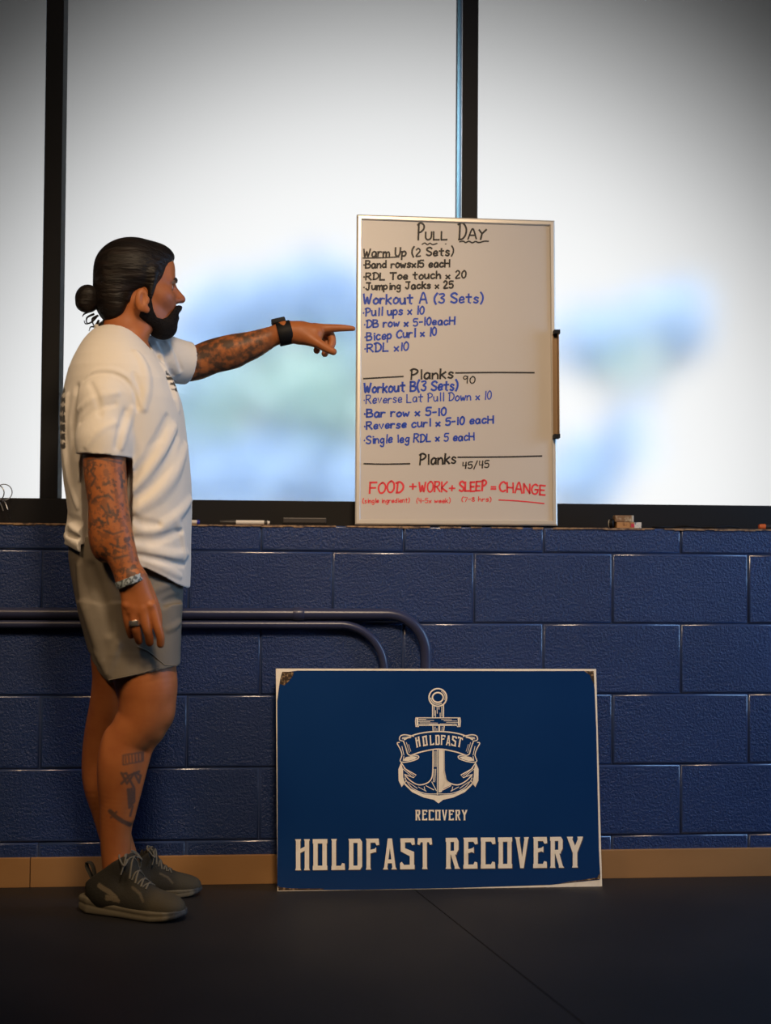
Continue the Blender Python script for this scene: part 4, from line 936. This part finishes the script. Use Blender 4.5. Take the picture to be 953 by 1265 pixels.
# sleeves
sn0, sn1 = P(126, 476, -.462), P(128, 568, -.500)
shirt.u(s_cone(J(135, 470, -.43, 26)[0], J(129, 497, -.468, 30)[0], .052, .0615), .03)
shirt.chain([J(129, 497, -.470, 31), J(128, 545, -.495, 33), J(128.5, 580, -.503, 32.2)], .016)
near_cut = lambda p: (p[..., 2]-(P(128, 563.5, -.5)[2]-.07*(p[..., 0]-P(128, 563, -.5)[0])))
lf = [J(165, 448, -.22, 30), J(200, 442, -.15, 26.5), J(226, 448, -.118, 23.5), J(246, 449, -.108, 23)]
shirt.chain(lf, .03)
# folds: raised ridges and pressed valleys drawn over the near side
def near_of(S, px, py, lo_=-.62, hi_=-.28):
    ys = np.linspace(lo_, hi_, 60); d = S(np.array([P(px, py, y) for y in ys])); i = int(np.argmax(d < 0))
    if not (d < 0).any(): return None
    if i == 0: return ys[0]
    return ys[i-1]+(ys[i]-ys[i-1])*d[i-1]/(d[i-1]-d[i]+1e-12)
def folds(S, items, lo_=-.62, hi_=-.28):
    todo = []
    for pts, r, up, k in items:
        q = spline(pts, 3); n = len(q); run = []
        for i, (x, y) in enumerate(q):
            yy = near_of(S, x, y, lo_, hi_)
            if yy is None: continue
            rr = r*(.35+.65*math.sin(math.pi*(i+.6)/(n+.2))); m = MPP(x, y, yy)
            g = 2.0 if up else 1.5; run.append((P(x, y, yy+(rr*g*m*.84 if up else -rr*g*m*.80)), rr*g*m))
        todo.append((run, up, k))
    for run, up, k in todo:
        if len(run) > 1: (S.u if up else S.cut)(s_sweep([q[0] for q in run], [q[1] for q in run]), k)
folds(shirt, [
    ([(162, 606), (178, 588), (198, 560), (214, 528)], 4.4, True, .016), ([(168, 630), (192, 612), (214, 584), (228, 552)], 4.0, True, .018), ([(163, 578), (176, 566), (196, 548)], 3.0, True, .012),
    ([(168, 436), (177, 452), (181, 476), (177, 504)], 2.2, True, .014), ([(170, 655), (195, 652), (216, 638), (234, 618)], 3.4, True, .016), ([(158, 672), (185, 681), (210, 687), (230, 684)], 3.6, True, .014),
    ([(88, 646), (104, 659), (124, 668), (142, 672)], 4.6, True, .014), ([(82, 662), (100, 672), (126, 684)], 3.2, True, .012), ([(176, 690), (198, 700), (222, 712)], 2.4, True, .010),
    ([(200, 452), (212, 476), (220, 506)], 2.4, True, .012), ([(84, 490), (81, 540), (87, 590), (97, 626)], 2.6, True, .012), ([(214, 640), (224, 664), (226, 690)], 2.4, True, .012),
    ([(160, 594), (176, 574), (196, 544), (208, 516)], 3.6, False, .014), ([(161, 620), (186, 602), (208, 570), (220, 540)], 3.4, False, .016), ([(164, 640), (178, 646), (196, 648)], 3.2, False, .012),
    ([(169, 505), (171, 482), (167, 462)], 2.8, False, .010), ([(158, 664), (190, 668), (224, 656)], 2.8, False, .012), ([(84, 640), (104, 650), (128, 658)], 4.0, False, .014),
    ([(84, 660), (104, 667), (120, 675)], 2.2, False, .010), ([(168, 686), (200, 692), (228, 698)], 2.2, False, .010), ([(94, 478), (90, 520), (96, 580), (104, 630)], 3.4, False, .014), ([(206, 460), (215, 490)], 2.2, False, .010)])
folds(shirt, [
    ([(98, 506), (118, 492), (144, 486)], 1.7, True, .012), ([(99, 522), (118, 505), (142, 499)], 1.4, False, .012), ([(150, 553), (156, 528), (163, 506)], 1.8, True, .012), ([(144, 552), (149, 528), (155, 508)], 1.3, False, .012),
    ([(108, 552), (120, 535), (142, 523)], 1.5, True, .012), ([(112, 474), (119, 490), (123, 512)], 1.5, False, .012),
    ([(107, 468), (114, 460), (128, 457), (144, 459), (158, 467), (168, 480), (174, 500)], 1.5, True, .006),
    ([(104, 470), (113, 463), (128, 460.5), (143, 462.5), (156, 470), (165, 483), (171, 502)], 1.5, False, .005)])
folds(shirt, [([(197, 424), (204, 440), (213, 464)], 2.4, False, .010), ([(191, 424), (198, 442), (207, 466)], 2.2, True, .010), ([(206, 424), (213, 440), (220, 460)], 2.0, True, .010), ([(212, 424), (219, 440), (224, 456)], 1.6, False, .008)], -.34, -.02)
# hems: cut the tubes open
shirt.clip(lambda p: np.where((p[..., 1] < -.40) & (p[..., 0] < P(163, 560, -.5)[0]) & (p[..., 2] < P(0, 530, -.5)[2]) & (((p[..., 0]-P(128.5, 570, -.5)[0])**2+(p[..., 1]+.502)**2) < .0765**2), -near_cut(p), -1), .001)
lsd = (P(246, 450, -.10)-P(200, 442, -.15)); lsd /= np.linalg.norm(lsd); lso = P(232.5, 448.5, -.112)
shirt.clip(lambda p: np.where(p[..., 0] > P(222, 448, -.11)[0]-.02, np.where(p[..., 2] > P(228, 482, -.11)[2], np.where(p[..., 1] > -.20, (p-lso)@lsd, -1), -1), -1), .001)
shirt.cut(s_cone(P(128.6, 556, -.500), P(128.8, 598, -.505), 28.4*.00203, 30*.00203), .002)
shirt.cut(s_cone(lso-lsd*.06, lso+lsd*.05, 21.0*.00214, 21.3*.00214), .002)
shirt.clip(lambda p: np.interp(p[..., 0], hx_, hz_)-p[..., 2], .002)
o_ = np.argsort(zs_)
inl = s_loft([-1, 3], [cx_[-2]]*2, [TY]*2, [ax_[-2]-.007]*2, [bb_[-2]-.007]*2, 2.35, False)[0]
inner = lambda p: np.maximum(inl(p), p[..., 2]-np.interp(p[..., 0], hx_, hz_)-.022)
shirt.cut((inner, np.array([cx_[-1]-ax_[-1], TY-.2, .7]), np.array([cx_[-1]+ax_[-1], TY+.2, .95])), .002)
# neck opening
shirt.cut(s_cone(P(150, 425, -.30), P(153, 385, -.30), 33*.00211, 31*.00211), .006)
shirt.cut(s_cone(P(163, 428, -.29), P(172, 395, -.28), 27*.00211, 30*.00211), .006)
sv, sf = surface(shirt, .0033)
s2 = project_all(sv)
tc_ = np.array([P(155, 520, TY)[0], TY])
prt = (s2[:, 0] < 80.5)*(s2[:, 1] > 478)*(s2[:, 1] < 558)*(np.sin(s2[:, 1]*.55)+.6*np.sin(sv[:, 1]*140) > -.35)*1.0
prt = np.maximum(prt, (sv[:, 0] > np.interp(sv[:, 2], np.array(zs_)[o_], Rx[o_])-.016)*(s2[:, 1] > 458)*(s2[:, 1] < 484)*(sv[:, 1] < -.24)*(np.sin(sv[:, 2]*420)+np.sin(sv[:, 1]*300) > .2)*(s2[:, 0] > 205))
shirt_o = link_mesh('shirt', sv, sf, M_SHIRT, man, True, attrs={'print': prt})
mb = MB()
colr = [(119, 404.5, -.335), (124, 409, -.365), (136, 417, -.385), (150, 424, -.385), (164, 431, -.365), (177, 436.5, -.335), (186, 437.5, -.30), (186, 433, -.265), (176, 426, -.235), (160, 415, -.225), (140, 405, -.24), (124, 402, -.28)]
mb.tube(spline([P(*c) for c in colr], 5, True), .0062, 8, closed=True, flat=1.35, up=(0, 0, 1)); mb.build('collar', M_SHIRT, shirt_o, True)
def ring_at(a, b, off, r, rr, m, name, parent, n=40, flat=1.0, sq=1.0):
    """band around a limb that runs from a to b"""
    ax = (b-a)/np.linalg.norm(b-a); u = np.cross(ax, (0, 1, 0)); u /= np.linalg.norm(u); w = np.cross(ax, u); c = a+(b-a)*off
    pts = [c+u*r*math.cos(t)+w*r*sq*math.sin(t) for t in np.linspace(0, 2*math.pi, n, endpoint=False)]
    q = MB(); base = len(q.v)
    return c, ax, u, w, pts
# ---- shorts
M_SHORT = mat('grey olive nylon', (.19, .163, .128), .62, .3, bump=[(24, .22, .008, (1, 1, .5)), (120, .05, .002)], noise=(5, (.17, .145, .115), .4, .7))
HY = -.298
S_ = [(664, 86, 224, .165), (690, 86, 225, .172), (715, 90, 226.5, .178), (735, 94, 226, .184), (760, 99, 224.6, .188), (785, 106, 223.6, .188), (800, 110, 223.3, .180)]
zq = [P(155, t[0], HY)[2] for t in S_]; L2_ = np.array([P(t[1], t[0], HY)[0] for t in S_]); R2_ = np.array([P(t[2], t[0], HY)[0] for t in S_])
def leg_loft(rows, y0, b):
    z = [P(160, r[0], y0)[2] for r in rows]; l = np.array([P(r[1], r[0], y0)[0] for r in rows]); rr = np.array([P(r[2], r[0], y0)[0] for r in rows])
    return z, (l+rr)/2, (rr-l)/2, np.array([b]*len(rows))
shorts = SDF()
shorts.u(s_loft(zq, (L2_+R2_)/2, [HY]*len(S_), (R2_-L2_)/2, [t[3] for t in S_], 2.5), .01)
nz, ncx, nax, nbb = leg_loft([(745, 97, 226), (775, 104.5, 224), (800, 110.5, 223.3), (823, 115.5, 222.8), (850, 119, 222)], -.392, .094)
nf, nlo, nhi = s_loft(nz, ncx, [-.392]*5, nax, nbb, 2.4)
a1, a2 = P(133, 842.5, -.47), P(200, 829, -.47); sl1 = (a2[2]-a1[2])/(a2[0]-a1[0])
a3 = P(115.5, 821, -.44); sl3 = (a1[2]-a3[2])/(a1[0]-a3[0])
nhem = lambda p: np.maximum(a1[2]+sl1*(p[..., 0]-a1[0]), a1[2]+sl3*(p[..., 0]-a1[0]))+.003
nf2 = lambda p: np.maximum(nf(p), nhem(p)-p[..., 2])
shorts.u((nf2, nlo, nhi), .012)
fz, fcx, fax, fbb = leg_loft([(745, 100, 200), (775, 108, 196), (800, 114, 193), (823, 119, 190), (855, 122, 188)], -.20, .088)
ff, flo, fhi = s_loft(fz, fcx, [-.20]*5, fax, fbb, 2.4)
b1_, b2_ = P(115, 821, -.22), P(136, 840, -.22); sl2 = (b2_[2]-b1_[2])/(b2_[0]-b1_[0])
ff2 = lambda p: np.maximum(ff(p), np.maximum(b1_[2]+sl2*(p[..., 0]-b1_[0]), b2_[2]-.002)-p[..., 2])
shorts.u((ff2, flo, fhi), .012)
# hollow legs
hn_ = lambda p: np.maximum(nf(p)+.006, p[..., 2]-nhem(p)-.02)
shorts.cut((hn_, nlo, nhi), .001)
hf_ = lambda p: np.maximum(ff(p)+.006, p[..., 2]-np.maximum(b1_[2]+sl2*(p[..., 0]-b1_[0]), b2_[2]-.002)-.02)
shorts.cut((hf_, flo, fhi), .001)
folds(shorts, [([(100, 700), (106, 740), (118, 780), (128, 815)], 3.4, True, .02), ([(146, 796), (139, 814), (135, 832)], 2.4, True, .014), ([(120, 806), (128, 818), (133, 830)], 2.0, True, .014), ([(190, 730), (205, 722), (222, 716)], 2.6, True, .012),
    ([(198, 750), (210, 742), (222, 738)], 2.2, False, .012), ([(112, 700), (124, 740), (134, 780)], 3.0, False, .02), ([(206, 778), (214, 774), (222, 768)], 1.8, True, .010)])
near_s = lambda x, y: near_of(shorts, x, y)
dv_, df_ = surface(shorts, .0033)
short_o = link_mesh('shorts', dv_, df_, M_SHORT, man, True)
# side flap of the near leg: front panel laid over the back one, with a stitched hem
def lay(pts2, off):
    o = [(x, y, near_s(x, y)) for x, y in pts2]; return [P(x, y, n-off) for x, y, n in o if n is not None]
edge_ = np.concatenate([spline([(170, 799), (183, 804.5), (196, 815), (203, 821)], 6), spline([(203.5, 821.3), (212, 822), (220.5, 822.3)], 4)])
mb = MB(); mb.tube(lay(edge_, .0004), .0016, 6)
mb.build('flap_hem', M_SHORT, short_o, True)
hb_ = np.array([(134.5, 841), (150, 838), (170, 833.5), (185, 829.5), (196, 826)])
MB().tube(lay(spline(hb_-np.array([0, 1.2]), 5), .0002), .0013, 6).build('leg_hem', M_SHORT, short_o, True)

# ---- watch on the left wrist, band and ring on the right
M_BAND = mat('grey woven band', (.07, .085, .095), .6, .3, noise=(150, (.34, .40, .44), .44, .54)); M_RING = mat('silver', (.7, .66, .6), .2, metal=.9)
def cuff(name, a, b, r, sq, wdt, th, m, parent, axis2=None, n=40):
    ax = (b-a)/np.linalg.norm(b-a); u = np.array(axis2, float) if axis2 is not None else np.array([0, 1.0, 0]); u -= ax*(u@ax); u /= np.linalg.norm(u); w = np.cross(ax, u); c = (a+b)/2
    q = MB(); prof = [(-wdt/2, 0), (-wdt/2, th*.8), (-wdt/2+th*.4, th), (wdt/2-th*.4, th), (wdt/2, th*.8), (wdt/2, 0)]
    for t in np.linspace(0, 2*math.pi, n, endpoint=False):
        for h, e in prof: q.v.append(tuple(c+ax*h+u*(r*sq+e)*math.cos(t)+w*(r+e)*math.sin(t)))
    m_ = len(prof)
    for i in range(n):
        for k in range(m_): q.f.append((i*m_+k, ((i+1) % n)*m_+k, ((i+1) % n)*m_+(k+1) % m_, i*m_+(k+1) % m_))
    return q.build(name, m, parent, True), c, ax, u, w
wa, wc_ = P(344, 411.5, -.138), P(358, 409.0, -.141)
wat, c, ax, u, w = cuff('smartwatch', P(342, 414.0, -.138), P(362, 409.5, -.138), .0285, 1.12, .040, .0050, M_DARK, man, n=36)
wat['label'] = 'black strap smartwatch on left wrist'
up_ = w if w[2] > 0 else -w
up2 = up_*.92-ax*.1+u*.12; up2 /= np.linalg.norm(up2)
a0 = c+up2*.0375-ax*.004
def WM(v): return a0+np.outer(v[:, 0], ax)+np.outer(v[:, 1], np.cross(up2, ax))+np.outer(v[:, 2], up2)
MB().box((-.021, -.019, -.008), (.018, .019, .006), M=WM, bev=.003).build('watch_case', M_DARK, wat, True)
bnd, *_ = cuff('wristband', P(159.5, 713, hy+.001), P(163, 722, hy+.001), 18.2*.00199, 1.0, .0175, .0022, M_BAND, man)
rg, *_ = cuff('ring', P(166.2, 765, hy-.004), P(166.8, 774, hy-.004), 6.9*.00199, 1.0, .013, .0014, M_RING, man, n=20)
mb = MB()
# ---- shoes
M_UPPER = mat('grey olive knit', (.028, .025, .020), .8, .2, bump=[(260, .5, .002)], noise=(14, (.024, .023, .019), .4, .7))
attr_mix(M_UPPER, 'overlay', (.15, .12, .08), strength=.9)
attr_mix(M_UPPER, 'toe', (.06, .05, .033), strength=.8)
M_SOLE = mat('greyish olive foam sole', (.115, .098, .068), .6, .3, bump=[(60, .15, .002)])
attr_mix(M_SOLE, 'rubber', (.035, .036, .04), strength=.9)
M_LACE = mat('pale grey lace', (.13, .118, .095), .8, .2, bump=[(400, .4, .001)]); M_LINE = mat('dark shoe lining', (.012, .012, .014), .9)
def shoe(heel, toe, label, leg_c, tongue_up=0.0, scale=None):
    d = np.array([toe[0]-heel[0], toe[1]-heel[1], 0]); L = np.linalg.norm(d); fx = d/L; fy = np.array([-fx[1], fx[0], 0]); k = L/.292
    M = np.array([fx, fy, [0, 0, 1.0]])
    def wv(p): return np.array([heel[0], heel[1], 0])+(np.asarray(p, float)*k)@M
    def lo_(p): return ((p-np.array([heel[0], heel[1], 0]))@M.T)/k
    e = lambda c, r: s_ell(wv(c), np.array(r)*k, M)
    cn = lambda a, b, ra, rb_: s_cone(wv(a), wv(b), ra*k, rb_*k)
    U = SDF()
    U.u(e((.205, .004, .032), (.080, .045, .034)), .01).u(e((.240, .006, .030), (.044, .036, .026)), .02).u(e((.130, 0, .043), (.095, .040, .042)), .03).u(e((.062, 0, .056), (.056, .037, .058)), .03)
    U.u(cn((.070, 0, .06), (.102, 0, .135), .043, .041), .03).u(cn((.128, 0, .114), (.172, .002, .060), .023, .022), .022)
    ft, lt, ht = U.p[0][0]
    U.clip(lambda p: (lambda q: np.maximum(q[..., 2]-(.086+.66*(q[..., 0]-.03)), .016-q[..., 2])*k)(lo_(p)), .004)
    U.cut(cn((.088, 0, .22), (.084, 0, .075), .0375, .033), .006)
    v, f = surface(U, .0028)
    q = lo_(v); side = np.abs(q[:, 1]) > .02
    p_xz = q[:, [0, 2]]
    ov = np.zeros(len(v))
    for pts, w_ in (([(.075, .078), (.10, .066), (.12, .050), (.098, .048)], .006), ([(.098, .052), (.115, .046), (.128, .044)], .005)):
        ov = np.maximum(ov, sstep(-dist_poly(p_xz, pts), -w_-.001, -w_+.001)*side)
    ov = np.maximum(ov, sstep(-dist_poly(p_xz, [(.16, .078), (.185, .066), (.20, .05)]), -.004, -.002)*.5)
    o = link_mesh('shoe', v, f, M_UPPER, man, True, attrs={'overlay': ov, 'toe': sstep(q[:, 0], .19, .23)}); 
    # sole
    xs = [-.012, 0, .03, .08, .13, .18, .22, .255, .28, .296]; hw_ = [.012, .030, .041, .039, .038, .046, .050, .045, .032, .010]; yc = [0, 0, 0, -.002, -.003, 0, .003, .006, .008, .008]
    bz = [.014, .006, 0, 0, 0, 0, 0, .004, .010, .016]; tz = [.040, .044, .043, .036, .032, .030, .029, .029, .030, .030]
    def sole_f(p):
        q = lo_(p); x = np.clip(q[..., 0], -.012, .296); h_ = np.interp(x, xs, hw_); c_ = np.interp(x, xs, yc); b_ = np.interp(x, xs, bz); t_ = np.interp(x, xs, tz)
        g = smax(np.abs(q[..., 1]-c_)-h_, np.maximum(-.012-q[..., 0], q[..., 0]-.296), .02)
        z_ = np.maximum(q[..., 2]-t_, b_-q[..., 2]); gr = .0022*np.exp(-((q[..., 2]-(t_+b_)*.55)/.003)**2)
        return smax(g+gr, z_, .008)*k*.8
    c8 = np.array([wv((x, y, z)) for x in (-.012, .296) for y in (-.055, .06) for z in (0, .045)])
    So = SDF().u((sole_f, c8.min(0), c8.max(0)), 0)
    v2, f2 = surface(So, .0028); q2_ = lo_(v2)
    v2[:, 2] = np.maximum(v2[:, 2], .0)
    link_mesh('sole', v2, f2, M_SOLE, o, True, attrs={'rubber': np.maximum(sstep(q2_[:, 0], .262, .272), sstep(-q2_[:, 2], -.008, -.004)*.6)})
    def topz(x, y):
        zz = np.linspace(.16, .02, 141); pp = np.array([wv((x, y, z)) for z in zz]); s = U(pp); i = np.argmax(s < 0); return zz[i]
    lc = MB()
    for i, x in enumerate((.128, .144, .160, .176, .190)):
        wdt = .024-.001*i
        for sg in (1, -1):
            pts = [wv((x+sg*.005*t, y, topz(x+sg*.005*t, y)+.0022)) for t, y in zip(np.linspace(-1, 1, 9), np.linspace(-wdt, wdt, 9))]
            lc.tube(pts, .0026*k, 6, flat=.6, up=(0, 0, 1))
    bx_, bz_ = .122, topz(.122, 0)
    for sg in (1, -1):
        loop = [(bx_, 0, bz_+.004), (bx_-.006, sg*.016, bz_+.012), (bx_+.004, sg*.036, bz_+.006), (bx_+.020, sg*.040, bz_-.012), (bx_+.020, sg*.026, bz_-.004), (bx_+.004, sg*.006, bz_+.004)]
        lc.tube(spline([wv(p) for p in loop], 6), .0022*k, 6)
        tail = [(bx_, 0, bz_+.005), (bx_+.012, sg*.018, bz_+.008), (bx_+.018, sg*.036, bz_-.012), (bx_+.014, sg*.043, bz_-.034)]
        lc.tube(spline([wv(p) for p in tail], 6), .0020*k, 6)
    lc.tube([wv((bx_, -.007, bz_+.004)), wv((bx_, .007, bz_+.004))], .005*k, 8)
    lc.build('lace', M_LACE, o, True)
    tg = MB()
    tp = [(.140, .104), (.122, .121), (.108, .136), (.102, .150)]
    for i in range(len(tp)-1): pass
    tv = []
    for x, z in tp: tv += [wv((x, -.021, z-.004)), wv((x+.002, 0, z)), wv((x, .021, z-.004)), wv((x-.006, .019, z-.008)), wv((x-.005, 0, z-.005)), wv((x-.006, -.019, z-.008))]
    tf = []
    for i in range(len(tp)-1):
        for j in range(6): tf.append((i*6+j, i*6+(j+1) % 6, i*6+6+(j+1) % 6, i*6+6+j))
    tf += [tuple(range(6)), tuple(range(18, 24))[::-1]]
    tg.add(tv, tf); tg.build('tongue', M_UPPER, o, True)
    pl = MB(); pts = [(.026, .070), (.014, .092), (.004, .108), (.004, .119), (.014, .120), (.023, .108), (.029, .086)]
    pl.tube(spline([wv((x, 0, z)) for x, z in pts], 6), .0085*k, 8, flat=.28, up=fx); pl.build('pull_tab', M_UPPER, o, True)
    o['label'] = label
    return o
bk = np.array([0, .025, 0]); hn, tn = PF(104, 1126.5)+bk, PF(226, 1142.5)+bk
hf2, tf2 = PF(134, 1111)+bk, PF(249, 1108.5)+bk
shoe(hn, tn, 'near grey running shoe, toe towards us', None)
shoe(hf2, tf2, 'far grey running shoe, toe towards the sign', None)
man.location.y += YO; CAM = CAM+np.array([0, YO, 0])
